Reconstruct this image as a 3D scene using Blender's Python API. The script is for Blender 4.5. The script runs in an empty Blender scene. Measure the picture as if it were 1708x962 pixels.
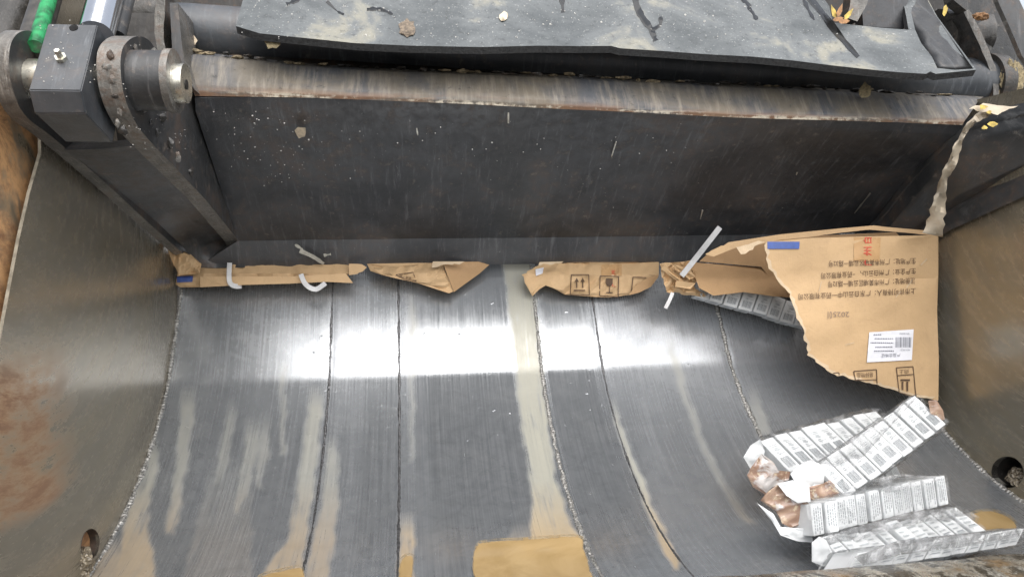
import bpy, bmesh, math, random, mathutils, mathutils.geometry
import numpy as np
from mathutils import Vector, Matrix, noise

random.seed(7); np.random.seed(7)
S = bpy.context.scene
COL = S.collection
R = math.radians

# ------------------------------------------------------------------ camera
FPX, CU, CV = 1233.0, 854.0, 481.0
A1, A2 = 0.1342, -0.01964
PITCH = R(9.0); EYE = 1.6
aX = np.array([math.cos(A1)*math.cos(A2), math.sin(A2)*math.cos(A1), math.sin(A1)])
aX /= np.linalg.norm(aX)
aF = np.array([0, 0, 1.0]) - aX*aX[2]; aF /= np.linalg.norm(aF)
aU = np.cross(aX, aF)
MC = np.array([aX, aF, aU])            # rows: X, forward, up axes in camera coords
CP, SP = math.cos(PITCH), math.sin(PITCH)

def W(p):                              # hopper frame (X, forward, up) -> world
    return Vector((p[0], CP*p[1] + SP*p[2], -SP*p[1] + CP*p[2] + EYE))
def Winv(w):
    y, z = w[1], w[2]-EYE
    return (w[0], CP*y - SP*z, SP*y + CP*z)
def ray(u, v):
    return MC @ np.array([(u-CU)/FPX, (v-CV)/FPX, 1.0])
def onS(u, v, s):
    d = ray(u, v); return d*(s/d[1])
def onX(u, v, X, slope=0.0, s0=0.0):   # plane X = X + slope*(s-s0)
    d = ray(u, v); k = (X - slope*s0)/(d[0]-slope*d[1]); return d*k
def onP(u, v, p0, n):
    d = ray(u, v); p0 = np.array(p0); n = np.array(n); return d*((p0@n)/(d@n))
def onD(u, v, dep):
    return ray(u, v)*dep
def toPix(P):                          # arrays (n,3) hopper frame -> pixels
    c = P @ MC
    return CU+FPX*c[:, 0]/c[:, 2], CV+FPX*c[:, 1]/c[:, 2]

cam = bpy.data.cameras.new('camera'); camo = bpy.data.objects.new('camera', cam); COL.objects.link(camo)
cam.sensor_width = 36; cam.lens = FPX/1708*36; cam.clip_start = .02; cam.clip_end = 200
def wdir(c):                           # camera-coord vector -> world direction
    h = MC @ np.array(c); w = W(h)-W((0, 0, 0)); return w.normalized()
rt, up, bk = wdir((1, 0, 0)), wdir((0, -1, 0)), wdir((0, 0, -1))
m = Matrix((rt, up, bk)).transposed().to_4x4(); m.translation = W((0, 0, 0)); camo.matrix_world = m
S.camera = camo

# ------------------------------------------------------------------ light
wd = bpy.data.worlds.new('World'); S.world = wd; wd.use_nodes = True
wn = wd.node_tree.nodes; wl = wd.node_tree.links; bg = wn['Background']
sky = wn.new('ShaderNodeTexSky'); sky.sky_type = 'NISHITA'; sky.sun_disc = False
SUN_EL, SUN_AZ = R(58), R(171)         # azimuth clockwise from +Y (behind the camera, a little right)
sky.sun_elevation = SUN_EL; sky.sun_rotation = SUN_AZ
sky.air_density = 1.0; sky.dust_density = 4.0; sky.ozone_density = 1.0
hs = wn.new('ShaderNodeHueSaturation'); hs.inputs['Saturation'].default_value = .35
wl.new(sky.outputs[0], hs.inputs['Color']); wl.new(hs.outputs[0], bg.inputs[0]); bg.inputs[1].default_value = 0.15
sl = bpy.data.lights.new('sun', 'SUN'); sl.energy = 1.45; sl.angle = R(100); sl.color = (1, .97, .93)
so = bpy.data.objects.new('sun', sl); COL.objects.link(so)
sd = Vector((math.sin(SUN_AZ)*math.cos(SUN_EL), math.cos(SUN_AZ)*math.cos(SUN_EL), math.sin(SUN_EL)))
so.rotation_euler = sd.to_track_quat('Z', 'Y').to_euler(); so.location = (0, 0, 5)
S.view_settings.view_transform = 'Standard'; S.view_settings.look = 'None'
S.view_settings.exposure = 0.82; S.view_settings.gamma = 1
S.cycles.max_bounces = 8; S.cycles.transparent_max_bounces = 12
S.cycles.use_denoising = True

# ------------------------------------------------------------------ node helpers
class NT:
    def __init__(s, name):
        s.m = bpy.data.materials.new(name); s.m.use_nodes = True
        s.n = s.m.node_tree.nodes; s.l = s.m.node_tree.links; s.p = s.n['Principled BSDF']
    def new(s, t, **k):
        n = s.n.new(t)
        for a, b in k.items(): setattr(n, a, b)
        return n
    def put(s, inp, v):
        if hasattr(v, 'is_output'): s.l.new(v, inp)
        elif isinstance(v, (tuple, list)): inp.default_value = tuple(v)+((1,) if len(v) == 3 and len(inp.default_value) == 4 else ())
        else: inp.default_value = v
    def math(s, op, a, b=0.0, c=0.0):
        n = s.new('ShaderNodeMath', operation=op)
        for i, x in enumerate((a, b, c)): s.put(n.inputs[i], x)
        return n.outputs[0]
    def mix(s, f, a, b):
        n = s.new('ShaderNodeMix', data_type='RGBA'); s.put(n.inputs[0], f); s.put(n.inputs[6], a); s.put(n.inputs[7], b); return n.outputs[2]
    def ramp(s, f, lo, hi, a=0.0, b=1.0):
        n = s.new('ShaderNodeMapRange', interpolation_type='SMOOTHSTEP'); s.put(n.inputs[0], f)
        for i, x in enumerate((lo, hi, a, b)): n.inputs[i+1].default_value = x
        return n.outputs[0]
    def vec(s, kind='Object', scale=(1, 1, 1)):
        if kind == 'World': o = s.new('ShaderNodeNewGeometry').outputs['Position']
        elif kind == 'UV': o = s.new('ShaderNodeTexCoord').outputs['UV']
        else: o = s.new('ShaderNodeTexCoord').outputs['Object']
        mp = s.new('ShaderNodeMapping'); s.l.new(o, mp.inputs[0]); mp.inputs['Scale'].default_value = scale
        return mp.outputs[0]
    def noise(s, vec, scale=5, detail=5, rough=.6, dist=0.0):
        n = s.new('ShaderNodeTexNoise'); s.l.new(vec, n.inputs['Vector']); n.inputs['Scale'].default_value = scale
        n.inputs['Detail'].default_value = detail; n.inputs['Roughness'].default_value = rough; n.inputs['Distortion'].default_value = dist
        return n.outputs['Fac']
    def attr(s, name):
        n = s.new('ShaderNodeAttribute'); n.attribute_name = name; return n.outputs['Fac']
    def bump(s, h, strength=.3, dist=.002, base=None):
        n = s.new('ShaderNodeBump'); n.inputs['Strength'].default_value = strength; n.inputs['Distance'].default_value = dist
        s.put(n.inputs['Height'], h)
        if base is not None: s.l.new(base, n.inputs['Normal'])
        return n.outputs[0]
    def out(s, color=None, rough=None, metal=None, normal=None, **k):
        if color is not None: s.put(s.p.inputs['Base Color'], color)
        if rough is not None: s.put(s.p.inputs['Roughness'], rough)
        if metal is not None: s.put(s.p.inputs['Metallic'], metal)
        if normal is not None: s.put(s.p.inputs['Normal'], normal)
        for a, b in k.items(): s.put(s.p.inputs[a.replace('_', ' ')], b)
        return s.m

def mat_floor():
    t = NT('worn_steel_floor')
    uv = t.vec('UV')
    brushed = t.noise(t.vec('UV', (260, 3.0, 1)), 1, 4, .65)
    fine = t.noise(t.vec('UV', (900, 14, 1)), 1, 3, .6)
    cross = t.noise(t.vec('UV', (30, 30, 30)), 1, 5, .7, .5)
    plate = t.noise(t.vec('UV', (9, .6, 1)), 1, 2, .5)
    sc = t.noise(t.vec('UV', (320, 1.4, 1)), 1, 6, .8)
    scr = t.ramp(sc, .60, .68)
    dirt = t.attr('dirt'); orange = t.attr('orange'); dull = t.attr('dull'); pol = t.attr('polish')
    haze = t.ramp(cross, .35, .75)
    base = t.mix(t.ramp(brushed, .25, .75), (.30, .32, .34), (.42, .44, .46))
    base = t.mix(t.math('MULTIPLY', scr, .16), base, (.55, .56, .57))
    smear = t.ramp(t.noise(t.vec('UV', (7, 14, 1)), 1, 6, .7, 1.0), .48, .66)
    base = t.mix(t.math('MULTIPLY', smear, .13), base, (.50, .51, .50))
    base = t.mix(t.math('MULTIPLY', haze, .45), base, (.17, .185, .20))
    base = t.mix(t.math('MULTIPLY', dull, .8), base, (.30, .315, .335))
    mud = t.mix(orange, (.36, .35, .285), (.43, .31, .16))
    mf = t.math('MULTIPLY', dirt, t.math('MULTIPLY', t.ramp(brushed, .1, .6, .6, 1.0), t.ramp(t.noise(t.vec('UV', (60, 8, 1)), 1, 4, .6), .25, .5, .5, 1.0)))
    col = t.mix(mf, base, mud)
    met = t.math('MULTIPLY_ADD', mf, -.68, .72)
    met = t.math('SUBTRACT', met, t.math('MULTIPLY', dull, .28))
    r = t.math('ADD', t.ramp(brushed, .25, .75, .20, .29), t.math('MULTIPLY', haze, .07))
    r = t.math('ADD', r, t.math('MULTIPLY', dull, .03)); r = t.math('ADD', r, t.math('MULTIPLY', smear, .03))
    r = t.math('SUBTRACT', r, t.math('MULTIPLY', pol, .08))
    r = t.math('ADD', r, t.math('MULTIPLY', mf, .12))
    b = t.bump(brushed, .07, .0012); b = t.bump(fine, .04, .0006, b); b = t.bump(t.noise(t.vec('UV', (9, 3, 1)), 1, 3, .5), .08, .006, b); b = t.bump(t.ramp(t.noise(t.vec('UV', (55, 55, 1)), 1, 3, .5), .68, .78), .5, .0012, b)
    return t.out(col, r, met, b)

def mat_wall(left):
    t = NT('worn_side_wall')
    g = t.new('ShaderNodeNewGeometry').outputs['Position']
    c = W((0, 1.236, .279))
    sep = t.new('ShaderNodeSeparateXYZ'); t.l.new(g, sep.inputs[0])
    dy = t.math('SUBTRACT', sep.outputs[1], c.y); dz = t.math('SUBTRACT', sep.outputs[2], c.z)
    rad = t.math('SQRT', t.math('ADD', t.math('MULTIPLY', dy, dy), t.math('MULTIPLY', dz, dz)))
    ang = t.math('ARCTAN2', dz, dy)
    cmb = t.new('ShaderNodeCombineXYZ'); t.l.new(t.math('MULTIPLY', rad, 9), cmb.inputs[0]); t.l.new(t.math('MULTIPLY', ang, 1.0), cmb.inputs[1])
    st = t.noise(cmb.outputs[0], 1.6, 5, .65)
    st2 = t.noise(cmb.outputs[0], 5, 5, .75)
    blot = t.noise(t.vec('World', (4, 4, 4)), 1, 6, .65, .6)
    if left:
        near = t.math('MULTIPLY', t.ramp(sep.outputs[1], 1.20, 1.36, 1, 0), t.math('MULTIPLY', t.ramp(rad, .33, .42), t.ramp(rad, .60, .63, 1, 0)))
        rustf = t.math('MULTIPLY', near, t.ramp(t.math('ADD', t.math('MULTIPLY', st2, .5), t.math('MULTIPLY', blot, .5)), .40, .60, 0, .9))
        tanf = t.math('MULTIPLY', t.ramp(t.math('ADD', t.math('MULTIPLY', st, .6), t.math('MULTIPLY', blot, .4)), .35, .68), t.ramp(rad, .72, .55, .25, 1))
        base = t.mix(t.ramp(st2, .2, .8), (.26, .235, .19), (.33, .30, .245))
    else:
        rustf = t.math('MULTIPLY', t.ramp(blot, .60, .72), .2)
        tanf = t.math('MULTIPLY', t.ramp(st, .42, .66), .8)
        base = t.mix(t.ramp(st2, .3, .7), (.25, .225, .175), (.33, .30, .24))
    if left == 'outer':
        rustf = t.ramp(t.noise(t.vec('World', (6, 6, 2.2)), 1, 6, .65, .6), .32, .45); tanf = t.ramp(st, .4, .6)
    col = t.mix(t.math('MULTIPLY', tanf, .5), base, (.33, .275, .18))
    rc = t.mix(t.ramp(t.math('ADD', t.math('MULTIPLY', st2, .6), t.math('MULTIPLY', blot, .4)), .38, .62), (.62, .36, .17), (.22, .11, .055))
    col = t.mix(rustf, col, rc)
    met = t.math('MULTIPLY_ADD', rustf, -.5, .55)
    r = t.ramp(st2, .3, .7, .22, .30); r = t.math('MULTIPLY_ADD', rustf, .3, r)
    return t.out(col, r, met, t.bump(st2, .06, .0015, t.bump(blot, .06, .006)))

def mat_paint(name, c0=(.022, .024, .027), c1=(.055, .058, .063), rough=(.34, .55), rust=.25, dust=.3, scale=1.0, bump=.25):
    t = NT(name)
    w = t.vec('World', (1, 1, 1))
    n1 = t.noise(w, 5*scale, 7, .65, .4); n2 = t.noise(w, 40*scale, 5, .7); n3 = t.noise(t.vec('World', (90, 9, 9)), scale, 5, .75)
    n4 = t.noise(w, 170*scale, 3, .6)
    col = t.mix(t.ramp(n1, .3, .7), c0, c1)
    col = t.mix(t.math('MULTIPLY', t.ramp(n3, .52, .75), .5), col, tuple(min(1, x*2.6) for x in c1))
    col = t.mix(t.math('MULTIPLY', t.ramp(t.math('ADD', t.math('MULTIPLY', n1, .5), t.math('MULTIPLY', n2, .5)), .50, .62), rust), col, (.13, .075, .045))
    col = t.mix(t.math('MULTIPLY', t.ramp(n2, .58, .72), dust), col, (.26, .25, .22))
    col = t.mix(t.math('MULTIPLY', t.ramp(n4, .70, .74), .4), col, (.42, .41, .37))
    r = t.ramp(n2, .3, .7, rough[0], rough[1])
    return t.out(col, r, 0.0, t.bump(n2, bump, .003, t.bump(n4, .15, .001)))

def mat_band():
    t = NT('scraped_edge_steel')
    w = t.vec('World', (1, 1, 1))
    k = t.attr('k')                      # 0 at the top of the strip, 1 on the bend
    streak = t.noise(t.vec('World', (75, 8, 8)), 1, 6, .7); long = t.noise(t.vec('World', (4, 60, 60)), 1, 5, .7, .3)
    blot = t.noise(w, 7, 5, .6, .5); n2 = t.noise(w, 60, 4, .7)
    col = t.mix(t.ramp(blot, .35, .65), (.075, .08, .09), (.15, .13, .10))
    col = t.mix(t.math('MULTIPLY', t.ramp(streak, .45, .7), .5), col, (.33, .29, .23))
    rust = t.math('MULTIPLY', t.ramp(k, .40, .9), t.ramp(t.noise(t.vec('World', (5, 30, 30)), 1, 5, .7, .5), .40, .58))
    col = t.mix(t.math('MULTIPLY', rust, .8), col, (.20, .105, .055))
    pale = t.math('MULTIPLY', t.ramp(k, .62, .92), t.ramp(t.math('ADD', t.math('MULTIPLY', long, .6), t.math('MULTIPLY', n2, .4)), .50, .60))
    col = t.mix(pale, col, (.62, .56, .45))
    col = t.mix(t.math('MULTIPLY', t.ramp(n2, .60, .72), .6), col, (.03, .03, .03))
    return t.out(col, t.ramp(n2, .3, .7, .48, .7), .05, t.bump(n2, .5, .003))

def mat_rubber():
    t = NT('dusty_rubber_sheet')
    w = t.vec('World'); n1 = t.noise(w, 6, 6, .6, .5); n2 = t.noise(w, 70, 5, .7); n3 = t.noise(w, 220, 3, .6)
    col = t.mix(t.ramp(n1, .3, .7), (.062, .071, .075), (.15, .162, .165))
    col = t.mix(t.math('MULTIPLY', t.ramp(n1, .54, .66), .6), col, (.30, .28, .21))
    col = t.mix(t.math('MULTIPLY', t.ramp(n2, .55, .7), .6), col, (.04, .043, .045))
    col = t.mix(t.math('MULTIPLY', t.ramp(n3, .62, .7), .5), col, (.46, .47, .46))
    return t.out(col, t.ramp(n2, .3, .7, .42, .65), 0, t.bump(n2, .35, .003))

def mat_card(name, c=(.55, .375, .205), var=.06):
    t = NT(name)
    w = t.vec('World'); n1 = t.noise(w, 9, 5, .6); n2 = t.noise(w, 130, 4, .7)
    fl = t.new('ShaderNodeTexWave', wave_type='BANDS', bands_direction='X'); t.l.new(w, fl.inputs[0]); fl.inputs['Scale'].default_value = 55
    col = t.mix(t.ramp(n1, .25, .75), tuple(x*(1-var*1.6) for x in c), tuple(x*(1+var) for x in c))
    col = t.mix(t.math('MULTIPLY', t.ramp(n2, .55, .7), .18), col, tuple(x*.6 for x in c))
    st_ = t.ramp(t.noise(t.vec('World', (14, 14, 14)), 1, 6, .7, .8), .55, .72)
    col = t.mix(t.math('MULTIPLY', st_, .28), col, tuple(x*.62 for x in c))
    cr_ = t.new('ShaderNodeTexVoronoi', feature='DISTANCE_TO_EDGE'); t.l.new(t.vec('World', (5, 5, 5)), cr_.inputs[0]); crk = t.ramp(cr_.outputs[0], 0, .03)
    return t.out(col, .72, 0, t.bump(crk, .10, .003, t.bump(n1, .45, .012, t.bump(fl.outputs['Fac'], .05, .001))))

def mat_plain(name, c, rough=.5, metal=0.0, var=.15, scale=60, bump=.1, **k):
    t = NT(name); w = t.vec('World'); n = t.noise(w, scale, 4, .65)
    col = t.mix(t.ramp(n, .3, .7), tuple(max(0, x*(1-var)) for x in c), tuple(min(1, x*(1+var)) for x in c))
    return t.out(col, t.ramp(n, .3, .7, rough*.85, min(1, rough*1.15)), metal, t.bump(n, bump, .002), **k)

def mat_film(lo=.01, hi=.28):
    t = NT('clear_shrink_film')
    w = t.vec('World'); n = t.noise(w, 24, 3, .6, 1.4)
    b = t.bump(n, .8, .008)
    gl = t.new('ShaderNodeBsdfGlossy'); gl.inputs['Roughness'].default_value = .16; t.l.new(b, gl.inputs['Normal'])
    tr = t.new('ShaderNodeBsdfTransparent'); tr.inputs[0].default_value = (.97, .97, .97, 1)
    df = t.new('ShaderNodeBsdfDiffuse'); df.inputs[0].default_value = (.6, .61, .62, 1)
    m1 = t.new('ShaderNodeMixShader'); t.put(m1.inputs[0], t.ramp(n, .42, .72, lo, hi)); t.l.new(tr.outputs[0], m1.inputs[1]); t.l.new(df.outputs[0], m1.inputs[2])
    fr = t.new('ShaderNodeFresnel'); t.l.new(b, fr.inputs[1]); fr.inputs[0].default_value = 1.4
    m2 = t.new('ShaderNodeMixShader'); t.put(m2.inputs[0], t.math('MULTIPLY', fr.outputs[0], .55)); t.l.new(m1.outputs[0], m2.inputs[1]); t.l.new(gl.outputs[0], m2.inputs[2])
    t.l.new(m2.outputs[0], t.n['Material Output'].inputs[0])
    return t.m

def mat_picture():
    t = NT('brown_printed_wrap'); w = t.vec('World'); n = t.noise(w, 14, 5, .6, 1.5); n2 = t.noise(w, 60, 4, .7, .8)
    col = t.mix(t.ramp(n, .35, .6), (.38, .26, .185), (.22, .12, .08))
    col = t.mix(t.ramp(n2, .55, .66), col, (.56, .46, .32))
    col = t.mix(t.ramp(n, .50, .60), col, (.55, .52, .50))
    return t.out(col, .30, 0, t.bump(n, .8, .006), Coat_Weight=.5)

def mat_mud():
    t = NT('murky_tan_water'); w = t.vec('World'); n = t.noise(w, 9, 5, .6, .8); e = t.attr('edge')
    col = t.mix(t.ramp(n, .3, .7), (.30, .205, .09), (.40, .285, .14))
    col = t.mix(t.ramp(e, .35, .0), col, (.44, .38, .26))
    al = t.ramp(t.math('ADD', e, t.math('MULTIPLY', t.math('SUBTRACT', t.noise(w, 60, 4, .6), .5), .5)), .05, .45, 0, .97)
    return t.out(col, .07, 0, None, Alpha=al)
def mat_sill():
    t = NT('scraped_glint_sill_steel'); g_ = t.vec('World', (22, 5, 5)); n = t.noise(g_, 1, 6, .75, 1.2); n2 = t.noise(t.vec('World'), 70, 4, .7)
    f = t.ramp(t.math('ADD', t.math('MULTIPLY', n, .65), t.math('MULTIPLY', n2, .35)), .47, .56)
    col = t.mix(f, (.05, .045, .035), (.70, .67, .58))  # pale streaks paint scrapes and glints into the colour
    col = t.mix(t.ramp(t.noise(t.vec('World'), 11, 4, .6), .5, .66), col, (.22, .15, .08))
    return t.out(col, t.ramp(n2, .3, .7, .18, .36), t.math('MULTIPLY', f, .9), t.bump(n, .8, .006, t.bump(n2, .5, .002)))
def mat_rock():
    t = NT('wet_gravel_dirt'); w = t.vec('World'); n = t.noise(w, 120, 4, .7); v = t.new('ShaderNodeTexVoronoi'); t.l.new(w, v.inputs[0]); v.inputs['Scale'].default_value = 150
    col = t.mix(t.ramp(n, .3, .7), (.07, .055, .04), (.34, .29, .21))
    return t.out(col, .25, 0, t.bump(v.outputs[0], 1.0, .006))

M = dict(edge_dull=mat_plain('dull_plate_edge', (.26, .24, .19), .5, .3, .3, 60, .3),sillm=mat_sill(),muck=mat_plain('dried_tan_muck', (.20, .16, .10), .8, 0, .6, 120, .9),hole=mat_plain('hole_shade_black', (.003, .003, .003), .9, 0, .1),floor=mat_floor(), wallL=mat_wall(True), wallO=mat_wall('outer'), wallR=mat_wall(False),
         blade=mat_paint('black_worn_paint', (.021, .0225, .026), (.060, .062, .066), (.32, .55), .25, .25),
         lip=mat_paint('rubbed_dark_steel', (.034, .036, .040), (.075, .077, .081), (.28, .42), .15, .1),
         grease=mat_paint('greasy_black_steel', (.02, .019, .017), (.07, .066, .06), (.22, .5), .55, .5, 1.4, .6),
         arm=mat_paint('dark_grey_arm_paint', (.024, .026, .028), (.068, .068, .068), (.28, .5), .35, .35),
         rim=mat_paint('scuffed_flame_cut_edge', (.06, .057, .053), (.22, .21, .19), (.25, .5), .65, .7, 1.6, .9),
         block=mat_paint('grey_machined_block', (.035, .040, .047), (.085, .092, .10), (.28, .42), .15, .35),
         dark=mat_paint('recess_shade_steel', (.012, .011, .01), (.03, .026, .022), (.5, .7), .5, .1),  # shade of recesses and gaps is put into this dark steel colour
         band=mat_band(), rubber=mat_rubber(), film2=mat_film(.04, .40),
         rubber_edge=mat_plain('cut_rubber_edge', (.035, .036, .037), .6, var=.5, scale=200, bump=.6),
         bead=mat_plain('bright_weld_steel', (.30, .295, .28), .42, .6, .7, 220, .9),
         bead_dark=mat_plain('dull_weld_steel', (.16, .16, .165), .35, .8, .5, 160, .9),
         chrome=mat_plain('chrome', (.8, .82, .85), .12, 1.0, .03, 30, .02),
         nickel=mat_plain('greasy_nickel', (.62, .60, .52), .3, .9, .15, 90, .2),
         green=mat_plain('bright_green_paint', (.010, .17, .055), .35, 0, .8, 40, .08),
         hose=mat_plain('grimy_hose_rubber', (.05, .046, .04), .5, 0, .4, 50, .3),
         card=mat_card('brown_corrugated_cardboard'), card_shade=mat_card('shaded_inner_cardboard', (.40, .25, .125)),  # second one is the same cardboard, darkened for shaded inner panels
         cardedge=mat_card('torn_cardboard_fluting', (.58, .45, .30), .15),
         ink=mat_plain('dark_brown_ink', (.10, .06, .035), .7), red=mat_plain('red_ink', (.62, .04, .03), .5),
         fade=mat_plain('faded_stamp_ink', (.26, .19, .14), .7),
         tape=mat_plain('buff_packing_tape', (.50, .31, .15), .25, 0, .08, 20, .1),
         blue=mat_plain('blue_ink', (.06, .11, .34), .5),
         label=mat_plain('white_label_paper', (.78, .79, .84), .5, 0, .02), lab_ink=mat_plain('grey_label_ink', (.20, .21, .25), .6),
         strap=mat_plain('white_plastic_strap', (.62, .62, .62), .35, 0, .08, 50, .2),
         carton=mat_plain('white_carton_board', (.63, .65, .655), .42, 0, .04, 40, .15),
         print=mat_plain('grey_carton_print', (.22, .24, .255), .5, var=.35, scale=300), print2=mat_plain('pale_grey_carton_print', (.37, .395, .405), .5),
         film=mat_film(), picture=mat_picture(), rock=mat_rock(),
         mud=mat_mud(),
         foam=mat_plain('dirty_beige_sponge', (.27, .22, .13), .9, 0, .35, 150, 1.0),
         kraft=mat_card('crumpled_kraft_paper', (.66, .57, .44), .2),
         leaf=mat_plain('yellow_dead_leaf', (.50, .37, .09), .6, 0, .4, 90, .3),
         leafb=mat_plain('brown_dead_leaf', (.34, .18, .08), .6, 0, .4, 90, .3),
         chip=mat_plain('pale_food_scrap', (.62, .52, .38), .6, 0, .2, 120, .4),
         oil=mat_plain('wet_black_oil', (.016, .017, .017), .16, 0, .3, 40, .3),
         sill=mat_paint('rubbed_bright_sill', (.08, .075, .06), (.36, .34, .28), (.16, .34), .6, 1.0, 2.2, .8),
         edge=mat_plain('bare_plate_edge', (.50, .48, .42), .35, .7, .2, 60, .3))

# ------------------------------------------------------------------ object helpers
def link(o, parent=None):
    COL.objects.link(o)
    if parent is not None: o.parent = parent
    return o
ORG = {}
def tag(o, label=None, cat=None, group=None, kind=None):
    if label: o['label'] = label
    if cat: o['category'] = cat
    if group: o['group'] = group
    if kind: o['kind'] = kind
    return o
def thing(name, loc, label, cat, group=None):
    o = bpy.data.objects.new(name, None); link(o); o.location = loc; ORG[o.name] = Vector(loc); o.empty_display_size = .05
    return tag(o, label, cat, group)
def root_of(p):
    while p.parent is not None: p = p.parent
    return p
def mk(name, V, F, mat, parent=None, smooth=False, attrs=None, uv=None, label=None):
    V = [Vector(v) for v in V]
    if parent is not None: org = ORG[root_of(parent).name]
    else:
        a = np.array([tuple(v) for v in V]); org = Vector(((a[:, 0].min()+a[:, 0].max())/2, (a[:, 1].min()+a[:, 1].max())/2, a[:, 2].min()))
    me = bpy.data.meshes.new(name); me.from_pydata([tuple(v-org) for v in V], [], F)
    mats = mat if isinstance(mat, (list, tuple)) else [mat]
    for x in mats: me.materials.append(x)
    if smooth is not False:
        for p in me.polygons: p.use_smooth = True
        if smooth is not True: 
            try: me.set_sharp_from_angle(angle=R(smooth))
            except Exception: pass
    if attrs:
        for k, v in attrs.items():
            a = me.attributes.new(k, 'FLOAT', 'POINT'); a.data.foreach_set('value', np.array(v, dtype=np.float32))
    if uv is not None:
        l = me.uv_layers.new(name='UVMap'); idx = np.empty(len(me.loops), dtype=np.int32); me.loops.foreach_get('vertex_index', idx)
        l.data.foreach_set('uv', np.array(uv, dtype=np.float32)[idx].ravel())
    me.validate(); me.update()
    o = bpy.data.objects.new(name, me); link(o, parent)
    if parent is None: o.location = org; ORG[o.name] = org
    if label: o['label'] = label
    return o
def recalc(o):
    bm = bmesh.new(); bm.from_mesh(o.data); bmesh.ops.recalc_face_normals(bm, faces=bm.faces); bm.to_mesh(o.data); bm.free(); return o

def crom(pts, n=5, closed=False):       # smooth a polyline
    P = [np.array(p, float) for p in pts]; N = len(P); out = []
    rng = N if closed else N-1
    for i in range(rng):
        if closed: p0, p1, p2, p3 = P[i-1], P[i], P[(i+1) % N], P[(i+2) % N]
        else: p0, p1, p2, p3 = P[max(i-1, 0)], P[i], P[i+1], P[min(i+2, N-1)]
        for k in range(n):
            t = k/n
            out.append(.5*((2*p1)+(-p0+p2)*t+(2*p0-5*p1+4*p2-p3)*t*t+(-p0+3*p1-3*p2+p3)*t**3))
    if not closed: out.append(P[-1])
    return out
def torn(p0, p1, n=14, amp=2.2, seed=0):
    r = random.Random(seed); a, b = np.array(p0, float), np.array(p1, float); d = b-a; L = np.linalg.norm(d); nn = np.array([-d[1], d[0]])/L
    return [tuple(a+d*(k/n)+nn*r.uniform(-amp, amp)*(0 if k == 0 else 1)+d/n*r.uniform(-.35, .35)*(0 if k == 0 else 1)) for k in range(n)]

def sheet(name, outline, fn, off, mats, parent=None, step=14, smooth=35, label=None, holes=()):
    """outline polygon (2-D) cut into cells, mapped by fn(u,v)->hopper coords; off(u,v,p)->back-side point. mats: front, side"""
    loops = [list(outline)]+[list(h) for h in holes]; pts2 = []; ed = []
    for lp in loops:
        b = len(pts2); n_ = len(lp); pts2 += [Vector((float(p[0]), float(p[1]))) for p in lp]; ed += [(b+i, b+(i+1) % n_) for i in range(n_)]
    segs = np.array([[pts2[i].x, pts2[i].y, pts2[j].x, pts2[j].y] for i, j in ed])
    def inside(x, y):
        c = (segs[:, 1] > y) != (segs[:, 3] > y)
        q = segs[c]
        return int((x < (q[:, 2]-q[:, 0])*(y-q[:, 1])/(q[:, 3]-q[:, 1])+q[:, 0]).sum()) % 2 == 1
    if step:
        lo, hi = segs[:, :2].min(0), segs[:, :2].max(0); nx_, ny_ = max(1, int((hi[0]-lo[0])/step)), max(1, int((hi[1]-lo[1])/step))
        for i in range(nx_):
            for j in range(ny_):
                x, y = lo[0]+(hi[0]-lo[0])*(i+.5)/nx_, lo[1]+(hi[1]-lo[1])*(j+.5)/ny_
                if inside(x, y):
                    d = segs[:, 2:]-segs[:, :2]; w = np.array([x, y])-segs[:, :2]; tt = np.clip((w*d).sum(1)/np.maximum((d*d).sum(1), 1e-12), 0, 1)
                    if ((w-d*tt[:, None])**2).sum(1).min() > (step*.35)**2: pts2.append(Vector((x, y)))
    r_ = mathutils.geometry.delaunay_2d_cdt(pts2, ed, [], 0, 1e-7)
    co = [(v.x, v.y) for v in r_[0]]; F = []
    for f in r_[2]:
        if inside(sum(co[i][0] for i in f)/3, sum(co[i][1] for i in f)/3): F.append(list(f))
    used = sorted({i for f in F for i in f}); mp_ = {k: i for i, k in enumerate(used)}; co = [co[k] for k in used]; F = [[mp_[i] for i in f] for f in F]
    fr = [np.array(fn(*c)) for c in co]; bk_ = [np.array(off(c[0], c[1], p)) for c, p in zip(co, fr)]
    n = len(co)
    faces = list(F)+[[i+n for i in reversed(f)] for f in F]; mi = [0]*(2*len(F))
    cnt = {}
    for f in F:
        for i in range(3):
            k = (min(f[i], f[(i+1) % 3]), max(f[i], f[(i+1) % 3])); cnt[k] = cnt.get(k, 0)+1
    for (a, b), c_ in cnt.items():
        if c_ == 1: faces.append([a, b, b+n, a+n]); mi.append(1)
    o = mk(name, [W(p) for p in fr]+[W(p) for p in bk_], faces, mats, parent, smooth, label=label)
    for p, i in zip(o.data.polygons, mi): p.material_index = min(i, len(mats)-1) if isinstance(mats, (list, tuple)) else 0
    return recalc(o)

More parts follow.
